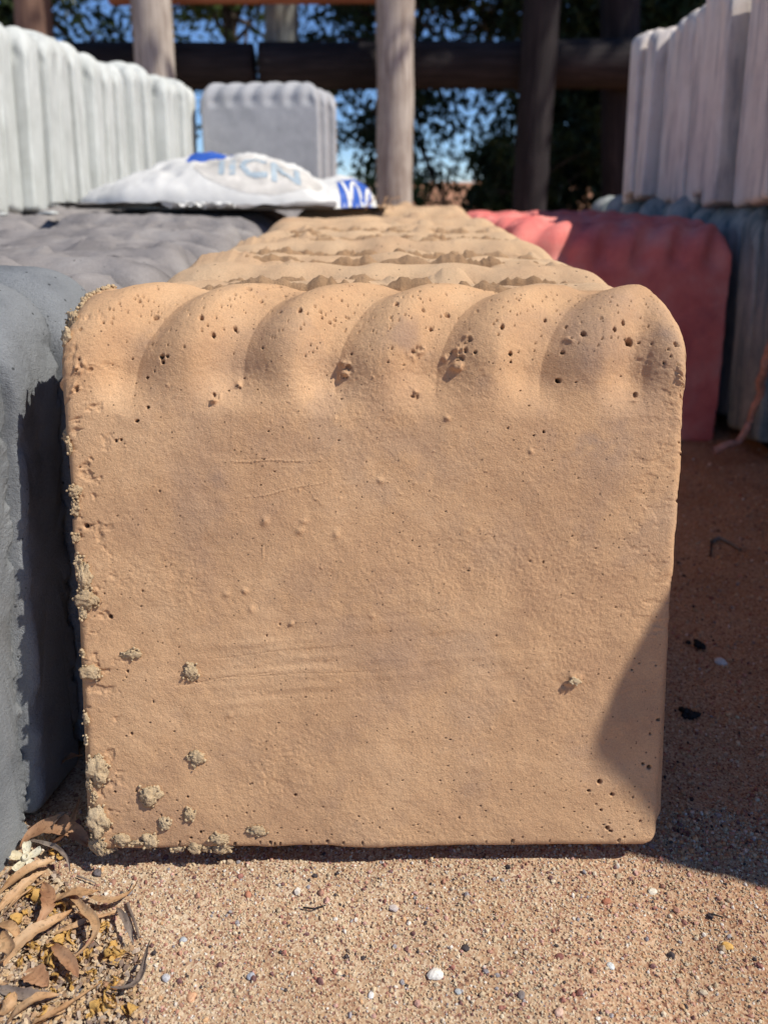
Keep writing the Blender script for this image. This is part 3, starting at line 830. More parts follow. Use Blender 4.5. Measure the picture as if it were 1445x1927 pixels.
def build_sack():
    nu, nv = 150, 90
    u = np.sin(np.linspace(-1, 1, nu) * math.pi / 2); v = np.sin(np.linspace(-1, 1, nv) * math.pi / 2)
    U, V_ = np.meshgrid(u, v)
    top = sack_point(U, V_)
    bot = top.copy(); bot[..., 2] = -0.004 * np.sqrt(np.maximum(1 - np.clip(np.abs(U) ** 3 + np.abs(V_) ** 3, 0, 1), 0))
    F = grid_faces(nv, nu)
    A = np.concatenate([top.reshape(-1, 3), bot.reshape(-1, 3)])
    me = mesh_np('cement_sack', A, np.concatenate([F, F[:, ::-1] + nu * nv]), M['sack_white'])
    o = link('cement_sack', me, None, SKC)
    o.rotation_euler = (0, 0, R(5))
    tag(o, 'bulging white woven plastic sack with blue print lying across the grey slabs', 'sack')
    # dusty beige window on the side facing the camera, with worn lettering
    def oval(U, V_):
        cu, cv = 0.20, -0.70
        a = U * 2 * math.pi
        return cu + 0.40 * V_ * np.cos(a), cv + 0.27 * V_ * np.sin(a)
    patch('faded_panel', (0, 1), (0.001, 1), M['sack_beige'], 0.0008, o, 60, 16, oval)
    patch('blue_band', (0.70, 0.93), (-0.88, -0.30), M['print_blue'], 0.0008, o, 20, 30)
    patch('blue_band', (-0.23, 0.03), (-0.28, 0.05), M['print_blue'], 0.0010, o, 20, 12, lambda U, V_: (U + 0.25 * V_, V_))
    for k in range(4):
        sg = 1 if k % 2 else -1
        patch('white_stripe', (0, 1), (0, 1), M['sack_white'], 0.0016, o, 16, 5, lambda U, V_, k=k, sg=sg: (0.73 + 0.05 * k + 0.022 * V_ + sg * 0.05 * (U - 0.5), -0.87 + 0.45 * U))
    # lettering
    cu = bpy.data.curves.new('lettering', 'FONT'); cu.body = 'IICN'; cu.size = 1.0; cu.resolution_u = 3
    cu.offset = 0.02
    to = bpy.data.objects.new('tmp_text', cu); COL.objects.link(to)
    dg = bpy.context.evaluated_depsgraph_get()
    tm = bpy.data.meshes.new_from_object(to.evaluated_get(dg))
    bpy.data.objects.remove(to)
    import bmesh
    bm = bmesh.new(); bm.from_mesh(tm)
    bmesh.ops.triangulate(bm, faces=bm.faces)
    bmesh.ops.subdivide_edges(bm, edges=bm.edges, cuts=3, use_grid_fill=True)
    co = np.array([q.co[:] for q in bm.verts])
    x0, x1 = co[:, 0].min(), co[:, 0].max(); y0, y1 = co[:, 1].min(), co[:, 1].max()
    fx = (co[:, 0] - x0) / (x1 - x0)
    U = -0.04 + fx * 0.50
    V_ = -0.83 - 0.05 * fx + (co[:, 1] - y0) / (y1 - y0) * 0.27
    Q = sack_point(U, V_, 0.0018)
    for q, p in zip(bm.verts, Q): q.co = p
    bm.to_mesh(tm); bm.free()
    tm.materials.clear(); tm.materials.append(M['print_pale'])
    link('lettering', tm, o)
    # gathered right-hand mouth of the sack
    return o
build_sack()
def paper_sheet(label, cx, cy, z, lx, ly, rz, seed, mat, lip):
    n, m = 70, 30
    U, V_ = np.meshgrid(np.linspace(-1, 1, n), np.linspace(-1, 1, m))
    jag = 1 + 0.10 * fbm(U * 3, 0, 0, seed, 4)
    X = U * lx; Y = V_ * ly * jag
    Z = 0.004 * fbm(U * 4, V_ * 3, 0, seed + 1, 4) + 0.006 + lip * sstep(-0.75, -1, V_) * (0.5 + 0.6 * vnoise(U * 6, 0.2, 0, seed + 2))
    A = np.stack([X, Y, Z], -1).reshape(-1, 3); B = A - np.array([0, 0, 0.0006])
    F = grid_faces(m, n)
    me = mesh_np('paper_sack', np.concatenate([A, B]), np.concatenate([F, F[:, ::-1] + len(A)]), mat)
    o = link('paper_sack', me, None, (cx * S, cy * S, z * S)); o.rotation_euler = (0, 0, rz)
    tag(o, label, 'empty sack'); return o
paper_sheet('flattened grey paper sack with torn lip sticking out under the white sack', -0.95, 4.32, 0.985, 0.70 * S, 0.28 * S, R(3), 5, M['paper_grey'], 0.006)
paper_sheet('small scrap of pale paper curling beside the flattened grey sack', -0.90, 3.98, 0.99, 0.17 * S, 0.05 * S, R(-8), 15, M['sack_white'], 0.004)
def chip_pile(x, y, z, sc, seed, label, mat):
    r = random.Random(seed)
    v = ICO2[0] * (1 + 0.25 * fbm(ICO2[0][:, 0] * 2, ICO2[0][:, 1] * 2, ICO2[0][:, 2] * 2, seed, 3))[:, None] * np.array([1.6, 1.0, 0.35]) * sc
    o = link('concrete_chip', mesh_np('concrete_chip', v, None, mat, True, ICO2[1]), None, (x, y, z))
    tag(o, label, 'chip')
chip_pile(-1.62 * S, 3.95 * S, 0.975 * S, 0.0085, 3, 'flat white chip lying on the grey slabs left of the sack', M['white'])
chip_pile(-1.78 * S, 3.80 * S, 0.975 * S, 0.007, 4, 'smaller white chip lying on grey slabs below the white stack', M['white'])

# ------------------------------------------------------------------ fence
def log(name, p0, p1, r, mat, seed, parent=None, knots=2, n=50, m=20, taper=0.0):
    p0, p1 = Vector(p0), Vector(p1)
    L = (p1 - p0).length
    a = np.linspace(0, 2 * math.pi, m, endpoint=False)
    z = np.linspace(0, L, n)
    A, Z = np.meshgrid(a, z)
    rad = r * (1 + 0.06 * fbm(np.cos(A) * 1.4, np.sin(A) * 1.4, Z * 3.0, seed, 4) - taper * Z / L)
    rr_ = random.Random(seed)
    for _ in range(knots):
        az, zz = rr_.random() * 6.28, rr_.uniform(0.1, 0.9) * L
        dd = (np.angle(np.exp(1j * (A - az))) * r) ** 2 + (Z - zz) ** 2
        rad += r * 0.12 * np.exp(-dd / (0.3 * r) ** 2) - r * 0.22 * np.exp(-dd / (0.12 * r) ** 2)
    bend = 0.015 * np.sin(Z / L * 3.1 + seed)
    V = np.stack([np.cos(A) * rad + bend, np.sin(A) * rad, Z], -1).reshape(-1, 3)
    c0, c1 = len(V), len(V) + 1
    V = np.concatenate([V, [[bend[0, 0], 0, 0], [bend[-1, 0], 0, L]]])
    i = np.arange(m)
    tr = np.concatenate([np.stack([(i + 1) % m, i, np.full(m, c0)], -1), np.stack([(n - 1) * m + i, (n - 1) * m + (i + 1) % m, np.full(m, c1)], -1)])
    me = mesh_np(name, V, grid_faces(n, m, True), mat, True, tr)
    o = link(name, me, parent, p0)
    o.rotation_euler = (p1 - p0).to_track_quat('Z', 'Y').to_euler()
    return o
def at_y(px, py, Y):
    d = ray(px, py); t = Y / d.y
    return Vector((d.x * t, Y, CAM_H + d.z * t))
FY = 12.0 * S
fence = link('log_fence', None, None, (0, FY, 0))
tag(fence, 'rustic fence of thick round logs behind the slab rows', 'fence')
def add_log(name, a, b, r, mat, seed, **kw):
    off = Vector((0, FY, 0))
    return log(name, Vector(a) - off, Vector(b) - off, r, mat, seed, fence, **kw)
z_r = at_y(722, 118, FY).z
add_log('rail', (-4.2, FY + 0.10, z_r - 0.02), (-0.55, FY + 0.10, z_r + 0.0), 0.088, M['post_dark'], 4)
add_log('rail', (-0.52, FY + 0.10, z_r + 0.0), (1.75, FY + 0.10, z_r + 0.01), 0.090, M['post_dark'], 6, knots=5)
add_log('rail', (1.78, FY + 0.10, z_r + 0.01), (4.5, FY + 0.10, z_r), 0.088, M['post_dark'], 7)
zt = at_y(722, -12, FY).z
tr_ = add_log('rail', (-1.1, FY + 0.02, zt + 0.02), (0.0, FY + 0.02, zt + 0.02), 0.055, M['rail_red'], 9); tr_['label'] = 'reddish brown top rail'
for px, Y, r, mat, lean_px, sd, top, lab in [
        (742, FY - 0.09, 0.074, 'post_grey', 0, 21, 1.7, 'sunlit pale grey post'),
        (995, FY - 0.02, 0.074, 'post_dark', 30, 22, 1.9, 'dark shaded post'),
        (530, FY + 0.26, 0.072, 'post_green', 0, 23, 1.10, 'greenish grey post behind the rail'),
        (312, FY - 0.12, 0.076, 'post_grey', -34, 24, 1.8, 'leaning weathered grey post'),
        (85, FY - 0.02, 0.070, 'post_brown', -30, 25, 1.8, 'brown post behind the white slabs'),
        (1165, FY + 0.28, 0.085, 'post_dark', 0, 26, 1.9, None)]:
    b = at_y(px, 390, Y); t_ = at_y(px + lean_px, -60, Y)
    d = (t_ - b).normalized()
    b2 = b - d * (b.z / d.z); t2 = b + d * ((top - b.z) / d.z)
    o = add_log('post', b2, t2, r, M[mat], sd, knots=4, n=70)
    if lab: o['label'] = lab

# ------------------------------------------------------------------ trees and shrubs
def tube(pts, r0, r1, m=8):
    pts = np.array(pts); n = len(pts)
    V = []
    tang = np.gradient(pts, axis=0); tang /= np.linalg.norm(tang, axis=1, keepdims=True)
    up = np.array([0.31, 0.2, 0.93])
    for i in range(n):
        t = tang[i]; a = np.cross(t, up); a /= np.linalg.norm(a); b = np.cross(t, a)
        r = r0 + (r1 - r0) * i / (n - 1)
        q = np.linspace(0, 2 * math.pi, m, endpoint=False)
        V.append(pts[i] + r * (np.cos(q)[:, None] * a + np.sin(q)[:, None] * b))
    return np.concatenate(V), grid_faces(n, m, True)

def make_tree(name, label, x, y, height, crown_c, crown_r, nleaf, leaf_len, mat, seed, trunk_r=0.07, droop=0.4, clumps=60, group=None, cat='tree'):
    r = np.random.default_rng(seed)
    root = link(name, None, None, (x, y, 0))
    tag(root, label, cat, group)
    base = np.array([0, 0, -0.05])
    Vs, Fs, off = [], [], 0
    top = np.array([crown_c[0], crown_c[1], crown_c[2]])
    k = np.linspace(0, 1, 12)[:, None]
    trunk = base * (1 - k) + top * k + np.column_stack([0.06 * np.sin(k[:, 0] * 5 + seed), 0.05 * np.cos(k[:, 0] * 4), k[:, 0] * 0])
    v, f = tube(trunk, trunk_r, trunk_r * 0.45); Vs.append(v); Fs.append(f); off += len(v)
    # clump centres through the crown
    q = r.normal(size=(clumps, 3)); q /= np.linalg.norm(q, axis=1, keepdims=True)
    q *= (r.random(clumps) ** 0.45)[:, None]
    cc = top + q * np.array(crown_r)
    cc = cc[cc[:, 2] > 0.05]
    for c in cc[:min(len(cc), 26)]:
        s = trunk[int(r.integers(5, 12))]
        kk = np.linspace(0, 1, 7)[:, None]
        br = s * (1 - kk) + c * kk + np.column_stack([0 * kk[:, 0], 0 * kk[:, 0], 0.12 * np.sin(kk[:, 0] * math.pi)]) * r.uniform(-.5, 1)
        v, f = tube(br, trunk_r * 0.32, trunk_r * 0.07, 6); Vs.append(v); Fs.append(f + off); off += len(v)
    link('trunk', mesh_np('trunk', np.concatenate(Vs), np.concatenate(Fs), M['bark']), root)
    # leaves
    ci = r.integers(0, len(cc), nleaf)
    cs = r.uniform(0.14, 0.34, len(cc)) * np.mean(crown_r) * 0.75
    p = cc[ci] + r.normal(size=(nleaf, 3)) * cs[ci][:, None] * np.array([0.6, 0.6, 0.5])
    ax = r.normal(size=(nleaf, 3)); ax[:, 2] -= droop * 1.6; ax /= np.linalg.norm(ax, axis=1, keepdims=True)
    sd = np.cross(ax, r.normal(size=(nleaf, 3))); sd /= np.linalg.norm(sd, axis=1, keepdims=True)
    nn = np.cross(ax, sd)
    L = leaf_len * r.uniform(0.6, 1.25, nleaf)[:, None]; Wd = L * 0.19
    b0 = p; b1 = p + ax * L * 0.45 + sd * Wd + nn * L * 0.06; b2 = p + ax * L; b3 = p + ax * L * 0.45 - sd * Wd + nn * L * 0.06
    b4 = p + ax * L * 0.5 - nn * L * 0.02
    V = np.stack([b0, b1, b2, b3, b4], 1).reshape(-1, 3)
    i = np.arange(nleaf)[:, None] * 5
    tr = np.concatenate([i + [0, 1, 4], i + [1, 2, 4], i + [2, 3, 4], i + [3, 0, 4]], 0)
    link('crown', mesh_np('crown', V, None, mat, False, tr), root)
    return root
TG = 'trees beyond the log fence'
make_tree('evergreen_tree', 'dense dark evergreen tree beyond the fence right of the pale post', 1.5, 5.3, 3, (0.0, 0.2, 1.5), (1.1, 0.8, 1.55), 42000, 0.085, M['foliage'], 2, 0.09, clumps=120, group=TG)
make_tree('evergreen_tree', 'dark evergreen tree behind the tall pinkish stack at the right', 3.1, 5.4, 3, (0.0, 0.1, 1.6), (1.1, 0.8, 1.6), 30000, 0.085, M['foliage'], 4, 0.09, clumps=80, group=TG)
make_tree('evergreen_tree', 'thin dark tree showing blue sky between grey slab and pale post', 0.1, 5.6, 3, (0.0, 0.2, 1.35), (0.9, 0.6, 1.5), 12000, 0.075, M['foliage'], 6, 0.06, clumps=80, group=TG)
make_tree('evergreen_tree', 'olive green loose tree above the grey upright slab', -1.0, 6.0, 3, (0.0, 0.2, 1.9), (0.85, 0.6, 1.25), 9000, 0.08, M['foliage_light'], 8, 0.06, clumps=70, group=TG)
make_tree('evergreen_tree', 'dark branchy tree behind the leaning grey post at the left', -2.4, 5.8, 3, (0.1, 0.2, 1.7), (0.8, 0.7, 1.3), 10000, 0.08, M['foliage'], 10, 0.07, clumps=70, group=TG)
make_tree('evergreen_tree', 'bright green tree over the farthest left white slabs', -3.7, 6.2, 3, (0.1, 0.1, 1.7), (1.0, 0.7, 1.5), 10000, 0.08, M['foliage_light'], 12, 0.07, clumps=70, group=TG)
# overhanging tree whose crown shades the fence, out of the top of the frame
make_tree('shade_tree', 'tall spreading tree at the right whose crown overhangs and shades the fence', 4.6, 4.4, 4.5, (-1.8, -0.55, 4.2), (3.2, 1.15, 0.8), 17000, 0.15, M['foliage'], 14, 0.16, clumps=150)
def shrub(x, y, w, h, seed, label, n=5000, mat='foliage'):
    make_tree('shrub', label, x, y, h, (0, 0, h * 0.5), (w, w * 0.6, h * 0.55), n, 0.06, M[mat], seed, 0.02, clumps=30, group='shrubs at the foot of the fence', cat='shrub')
shrub(0.75, 4.35, 0.45, 0.62, 31, 'dark shrub behind the tan row right of the pale post', 4500)
shrub(1.35, 4.5, 0.45, 0.75, 32, 'dark shrub behind the shaded post above the red slabs', 4500)
shrub(2.1, 4.6, 0.5, 0.75, 33, 'dark shrub beyond the fence left of the pinkish stack', 4500)
shrub(-0.15, 4.9, 0.5, 0.34, 34, 'low brownish shrub seen between grey slab and pale post', 1500, 'foliage_light')

# ------------------------------------------------------------------ twisted root at the right
def root_tube():
    pts2 = [(1338, 848, 0.93), (1362, 840, 0.935), (1390, 828, 0.95), (1410, 797, 0.96), (1421, 765, 0.955), (1431, 735, 0.95), (1433, 712, 0.94), (1442, 685, 0.93), (1458, 640, 0.92)]
    P3 = np.array([at_y(px, py, Y)[:] for px, py, Y in pts2])
    P3[:, 2] = np.maximum(P3[:, 2], 0.004)
    k = np.linspace(0, len(P3) - 1, 60)
    pts = np.stack([np.interp(k, np.arange(len(P3)), P3[:, c]) for c in range(3)], -1)
    pts += 0.002 * np.stack([fbm(k * 1.1, 0, c, 5, 3) for c in range(3)], -1)
    V, F = tube(pts, 0.0046, 0.0056, 10)
    V += 0.0012 * np.stack([fbm(V[:, 0] * 160, V[:, 1] * 160, V[:, 2] * 160 + c, 8, 3) for c in range(3)], -1)
    o = link('root', mesh_np('root', V, F, M['root']))
    tag(o, 'reddish knobbly root curling up from the shaded sand at the right edge', 'root')
root_tube()

# ------------------------------------------------------------------ loose grit
def colattr(me, cols):
    at = me.color_attributes.new('Col', 'FLOAT_COLOR', 'POINT')
    at.data.foreach_set('color', np.column_stack([cols, np.ones(len(cols))]).astype(np.float32).ravel())
PAL = np.array([(0.60, 0.46, 0.29), (0.66, 0.54, 0.38), (0.53, 0.38, 0.24), (0.47, 0.25, 0.17), (0.36, 0.16, 0.12), (0.20, 0.10, 0.09), (0.74, 0.66, 0.56), (0.62, 0.38, 0.20), (0.34, 0.31, 0.31), (0.07, 0.055, 0.055), (0.58, 0.34, 0.27)])
PW = np.array([0.26, 0.22, 0.17, 0.06, 0.035, 0.035, 0.06, 0.05, 0.025, 0.03, 0.06]); PW /= PW.sum()
def gz(x, y):
    near = np.exp(-((x / 6) ** 2 + (y / 6) ** 2))
    return (0.0016 * fbm(x * 22, y * 22, 0, 3, 4) + 0.0008 * fbm(x * 120, y * 120, 0, 8, 2)) * near + 0.006 * sstep(0.25, 0.8, np.abs(x)) * near * vnoise(x * 3, y * 3, 0, 9)
def grit(name, label, x, y, size, seed, pal=PAL, pw=PW):
    n = len(x)
    r = np.random.default_rng(seed)
    v0 = ICO_A[0][None] * r.uniform(0.72, 1.18, (n, 12, 1))
    v0 = v0 * r.uniform(0.65, 1.2, (n, 1, 3)) * size[:, None, None]
    a = r.uniform(0, 2 * math.pi, n); b = r.uniform(0, math.pi, n)
    ca, sa = np.cos(a), np.sin(a); cb, sb_ = np.cos(b), np.sin(b)
    x1 = v0[..., 0] * ca[:, None] - v0[..., 1] * sa[:, None]; y1 = v0[..., 0] * sa[:, None] + v0[..., 1] * ca[:, None]
    y2 = y1 * cb[:, None] - v0[..., 2] * sb_[:, None]; z2 = y1 * sb_[:, None] + v0[..., 2] * cb[:, None]
    z = gz(x, y) + size * 0.30
    V = np.stack([x1 + x[:, None], y2 + y[:, None], z2 + z[:, None]], -1).reshape(-1, 3)
    tr = (ICO_A[1][None] + (np.arange(n) * 12)[:, None, None]).reshape(-1, 3)
    me = mesh_np(name, V, None, M['grit'], False, tr)
    c = pal[r.choice(len(pal), n, p=pw)] * r.uniform(0.85, 1.12, (n, 1))
    colattr(me, np.repeat(c, 12, 0))
    o = link(name, me); tag(o, label, kind='stuff')
    return o
ICO_A = ico(0) if False else None
def ico0():
    import bmesh
    bm = bmesh.new(); bmesh.ops.create_icosphere(bm, subdivisions=1, radius=1.0)
    V = np.array([v.co[:] for v in bm.verts]); F = np.array([[v.index for v in f.verts] for f in bm.faces]); bm.free()
    return V, F
ICO_A = ico0()
nA = 56000
xa = rng.uniform(-0.27, 0.30, nA); ya = rng.uniform(0.185, 0.335, nA)
sz = np.exp(rng.normal(math.log(0.00046), 0.38, nA)); sz = np.clip(sz, 0.00024, 0.0014)
grit('sand_grit', 'fine pinkish and cream grit on the sunlit sand in front', xa, ya, sz, 1)
nB = 21000
yb = 0.30 + 0.95 * rng.random(nB) ** 1.7; xb = 0.14 + rng.random(nB) * (0.10 + 0.42 * yb)
sz = np.clip(np.exp(rng.normal(math.log(0.00075), 0.4, nB)), 0.0004, 0.0024)
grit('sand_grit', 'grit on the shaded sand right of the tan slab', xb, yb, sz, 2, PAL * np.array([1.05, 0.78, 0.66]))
nC = 1100
xc = np.concatenate([rng.uniform(-0.27, 0.30, 700), 0.14 + rng.random(400) * 0.4]); yc = np.concatenate([rng.uniform(0.185, 0.335, 700), rng.uniform(0.3, 1.2, 400)])
sz = np.clip(np.exp(rng.normal(math.log(0.00125), 0.25, nC)), 0.0009, 0.0022)
grit('coarse_grit', 'scattered coarser reddish and dark grit on the sand', xc, yc, sz, 3, PAL, np.array([0.1, 0.1, 0.1, .15, .15, .12, .08, .05, .06, .04, .05]))

# pebbles one can pick out
def pebble(px, py, r_px, col, label, seed, shape=(1, 1, 0.6), cat='pebble'):
    g_ = on_z(px, py, 0.001)
    d = math.hypot(g_.x, g_.y, CAM_H) if False else (g_ - Vector((0, 0, CAM_H))).length
    rr = r_px * 0.78 / F_PX * d
    v = ICO2[0] * (1 + 0.22 * fbm(ICO2[0][:, 0] * 1.3, ICO2[0][:, 1] * 1.3, ICO2[0][:, 2] * 1.3, seed, 2))[:, None] * np.array(shape) * rr
    me = mesh_np('pebble', v, None, M['grit'], False, ICO2[1])
    colattr(me, np.repeat(np.array([col]), len(v), 0))
    o = link('pebble', me, None, (g_.x, g_.y, float(gz(np.array(g_.x), np.array(g_.y))) + rr * shape[2] * 0.45))
    o.rotation_euler = (0, 0, random.Random(seed).random() * 6)
    tag(o, label, cat)
for k, a in enumerate([
    (818, 1830, 14, (0.80, 0.76, 0.68), 'cream white heart-shaped stone, largest on the sunlit sand'),
    (698, 1870, 7, (0.76, 0.74, 0.70), 'small round white pebble near the bottom middle'),
    (740, 1707, 9, (0.58, 0.50, 0.45), 'greyish pink pebble on sand below the middle of the tan slab'),
    (472, 1836, 8, (0.36, 0.38, 0.42), 'slate grey flat pebble near the bottom left'),
    (1148, 1816, 8, (0.66, 0.68, 0.66), 'pale bluish grey pebble at the lower right'),
    (1142, 1692, 9, (0.42, 0.17, 0.10), 'rust red angular pebble below the slab corner'),
    (1370, 1776, 9, (0.72, 0.42, 0.12), 'ochre yellow stone at the lower right edge'),
    (876, 1782, 8, (0.06, 0.05, 0.05), 'black pebble right of bottom centre'),
    (1052, 1798, 8, (0.24, 0.10, 0.08), 'dark maroon pebble in the lower right sand'),
    (360, 1874, 10, (0.66, 0.38, 0.22), 'orange angular pebble at the lower left of centre'),
    (467, 1683, 8, (0.50, 0.22, 0.13), 'terracotta red pebble below the left half of the slab'),
    (345, 1766, 7, (0.44, 0.46, 0.48), 'grey pebble with a pale side right of the leaf litter'),
    (1355, 1246, 13, (0.66, 0.62, 0.58), 'whitish stone lying in the shade right of the slab'),
    (312, 1837, 9, (0.50, 0.50, 0.52), 'light grey pebble beside the leaf litter'),
    (862, 1862, 7, (0.44, 0.46, 0.46), 'dull grey pebble below the heart-shaped stone'),
    (184, 1645, 9, (0.14, 0.12, 0.12), 'dark grey pebble below the slab left corner'),
    (150, 1858, 11, (0.13, 0.12, 0.125), 'charcoal grey pebble among the dry leaves'),
    (1228, 1672, 9, (0.74, 0.66, 0.52), 'cream pebble on the shadow edge at right'),
    (980, 1870, 9, (0.20, 0.17, 0.16), 'dark grey rounded pebble near the bottom right'),
    (1052, 1905, 9, (0.66, 0.45, 0.34), 'pale orange pebble at the bottom edge right')]):
    pebble(a[0], a[1], a[2], a[3], a[4], 50 + k, (1.1, 0.9, 0.6))
def charcoal(px, py, n, sp, lab, seed):
    g_ = on_z(px, py, 0)
    r = random.Random(seed)
    pts = [(r.gauss(0, sp), r.gauss(0, sp * 0.8), 0.001 + r.random() * 0.002) for _ in range(n)]
    rad = [r.uniform(0.0012, 0.0036) for _ in range(n)]
    o = link('charcoal_lump', crumb_cluster('charcoal_lump', pts, rad, M['charcoal'], seed, 1.0, ICO1), None, (g_.x, g_.y, 0.0008))
    tag(o, lab, 'charcoal')
charcoal(1292, 1348, 16, 0.0035, 'crumbled black lump on shaded sand right of the tan slab', 4)
charcoal(1310, 1215, 7, 0.004, 'small dark crumbs on the shaded sand above the black lump', 6)

# ------------------------------------------------------------------ leaf litter
def leaf(pts, wpx, mat, label, lift=0.004, fold=0.28, curl=0.15, seed=0, name='dry_leaf', cat='leaf', group=None, z0=0.0025, zs=None):
    r = random.Random(seed)
    P3 = []
    n = len(pts)
    for i, (px, py) in enumerate(pts):
        h = z0 + lift * math.sin(math.pi * (i + 0.3) / (n - 0.4 + 0.6)) if zs is None else zs[i]
        P3.append(on_z(px, py, h)[:])
    P3 = np.array(P3)
    # smooth centreline
    t = np.arange(n); k = np.linspace(0, n - 1, 26)
    if n >= 3:
        deg = min(n - 1, 3)
        C = np.stack([np.polyval(np.polyfit(t, P3[:, c], deg), k) for c in range(3)], -1)
    else:
        C = np.stack([np.interp(k, t, P3[:, c]) for c in range(3)], -1)
    s = np.linspace(0, 1, 26)
    wid = wpx / F_PX * 0.31 / 2 * np.maximum(np.sin(math.pi * s ** 0.85), 0) ** 0.75 + 0.0002
    T_ = np.gradient(C, axis=0); T_ /= np.linalg.norm(T_, axis=1, keepdims=True)
    up = np.array([0, 0, 1.0])
    Sd = np.cross(T_, up); Sd /= np.linalg.norm(Sd, axis=1, keepdims=True)
    tw = r.uniform(-0.5, 0.5) + r.uniform(-1.2, 1.2) * (s - 0.5)
    Uv = np.cross(Sd, T_)
    S2 = Sd * np.cos(tw)[:, None] + Uv * np.sin(tw)[:, None]
    U2 = np.cross(S2, T_)
    m = 7
    q = np.linspace(-1, 1, m)
    V = []
    for a in q:
        edge = 1 + 0.22 * np.array(fbm(s * 9, a * 1.5, 0, seed, 4))
        V.append(C + S2 * (a * wid * edge)[:, None] + U2 * ((abs(a) ** 1.4 * fold + curl * a * a * 0.5) * wid)[:, None] + np.array([0, 0, 1]) * (0.0005 * fbm(s * 6, a * 2, 1, seed + 1, 2))[:, None])
    V = np.stack(V, 0)                       # m,26,3
    V[..., 2] = np.maximum(V[..., 2], 0.0008)
    A = V.reshape(-1, 3); B = A + np.array([0, 0, -0.00010])
    F = grid_faces(m, 26)
    c = A.mean(0)
    me = mesh_np(name, np.concatenate([A, B]) - c, np.concatenate([F[:, ::-1], F + len(A)]), mat)
    o = link(name, me, None, Vector(c))
    tag(o, label, cat, group)
    return o
GL = 'dry leaves in the litter at the lower left'
D_, B_, Y_ = M['dry_leaf'], M['brown_leaf'], M['grey_leaf']
LEAVES = [
 ([(38,1592),(80,1560),(120,1552),(150,1575),(170,1592)], 44, B_, 'broad curled brown leaf wedged in the gap between grey and tan slabs', .014),
 ([(-15,1695),(30,1655),(70,1630),(106,1618)], 26, D_, 'long tan leaf pointing up just below the cream flower', .006),
 ([(-15,1722),(30,1682),(60,1655),(86,1640)], 20, D_, 'narrow tan leaf lying under the one below the cream flower', .004),
 ([(-15,1748),(20,1706),(50,1680),(84,1658)], 14, D_, 'thin straw leaf, third below the cream flower', .005),
 ([(82,1662),(90,1700),(68,1742)], 30, B_, 'short reddish brown leaf hanging down beside yellow petals', .006),
 ([(90,1712),(122,1688),(158,1682),(186,1676)], 34, D_, 'broad golden tan leaf left of the long twisted one', .008),
 ([(166,1684),(200,1694),(236,1686),(262,1652)], 16, D_, 'golden leaf with tail curving up towards the tan slab', .006),
 ([(124,1668),(152,1706),(181,1728),(176,1768),(128,1810)], 17, D_, 'long hook-shaped tan leaf curving round the yellow petals', .012),
 ([(8,1818),(44,1766),(92,1738),(136,1712)], 26, D_, 'long arched tan leaf across the middle of the litter', .010),
 ([(100,1760),(150,1738),(218,1718)], 11, D_, 'thin straight straw leaf in the middle of the litter', .004),
 ([(-12,1742),(16,1744),(36,1768)], 30, D_, 'small cupped leaf at the left edge of the frame', .010),
 ([(-6,1818),(14,1790),(4,1752)], 34, D_, 'upright orange tan leaf cut by the left frame edge', .014),
 ([(98,1776),(128,1808),(147,1838)], 26, B_, 'brown pointed leaf over the bright yellow petals', .007),
 ([(284,1768),(272,1815),(256,1850),(208,1857)], 15, Y_, 'curved grey-brown leaf, rightmost of the litter', .010),
 ([(-10,1858),(50,1872),(118,1872)], 20, Y_, 'flat greyish leaf near the bottom left corner', .003),
 ([(10,1935),(54,1890),(112,1872)], 30, D_, 'wide tan leaf at the bottom edge of the frame', .006),
 ([(52,1935),(118,1898),(192,1848)], 16, D_, 'straight tan leaf rising right from the bottom edge', .004),
 ([(220,1708),(240,1738),(252,1778)], 12, Y_, 'dark grey curled leaf right of the petals', .008),
 ([(40,1842),(66,1838),(92,1856)], 42, B_, 'broad flat pinkish brown leaf low in the litter', .002),
 ([(150,1716),(168,1726),(200,1724)], 26, B_, 'short brown leaf behind the hook-shaped leaf', .004),
 ([(184,1728),(206,1720),(232,1712)], 9, D_, 'thin pale leaf tip right of the hook-shaped leaf', .003),
 ([(40,1580),(90,1588),(122,1608),(132,1640)], 9, Y_, 'grey curved stalk arching over the cream flower', .010),
 ([(196,1846),(212,1858),(246,1856)], 9, B_, 'small brown twig-like leaf by the rightmost leaf', .002),
 ([(0,1905),(18,1890),(30,1868)], 26, D_, 'small curled tan leaf in the bottom left corner', .004),
 ([(100,1585),(130,1560),(150,1500)], 20, B_, 'shaded brown leaf standing deep in the gap', .020),
 ([(60,1935),(84,1915),(124,1903)], 32, D_, 'overlapping tan leaf touching the bottom frame edge', .003),
]
for k, (p, w_, m_, lab, lf) in enumerate(LEAVES):
    leaf(p, w_, m_, lab, lf, seed=100 + k, group=GL)
for k in range(14):       # more in the dark gap
    r_ = random.Random(900 + k)
    x, y = r_.uniform(-0.205, -0.165), r_.uniform(0.30, 0.5)
    a = r_.uniform(0, 6.28); L_ = r_.uniform(0.010, 0.022)
    p0 = Vector((x, y, 0.004)); pts = []
    o = leaf([(100, 1600), (120, 1590), (140, 1600)], r_.uniform(16, 34), r_.choice([D_, B_, Y_]), 'dry leaf lying in the dark gap between the grey and tan slabs', 0.006, seed=300 + k, group='leaves in the dark gap')
    o.location = (x, y, 0.006 + r_.random() * 0.012); o.rotation_euler = (r_.uniform(-.6, .6), r_.uniform(-.6, .6), a)

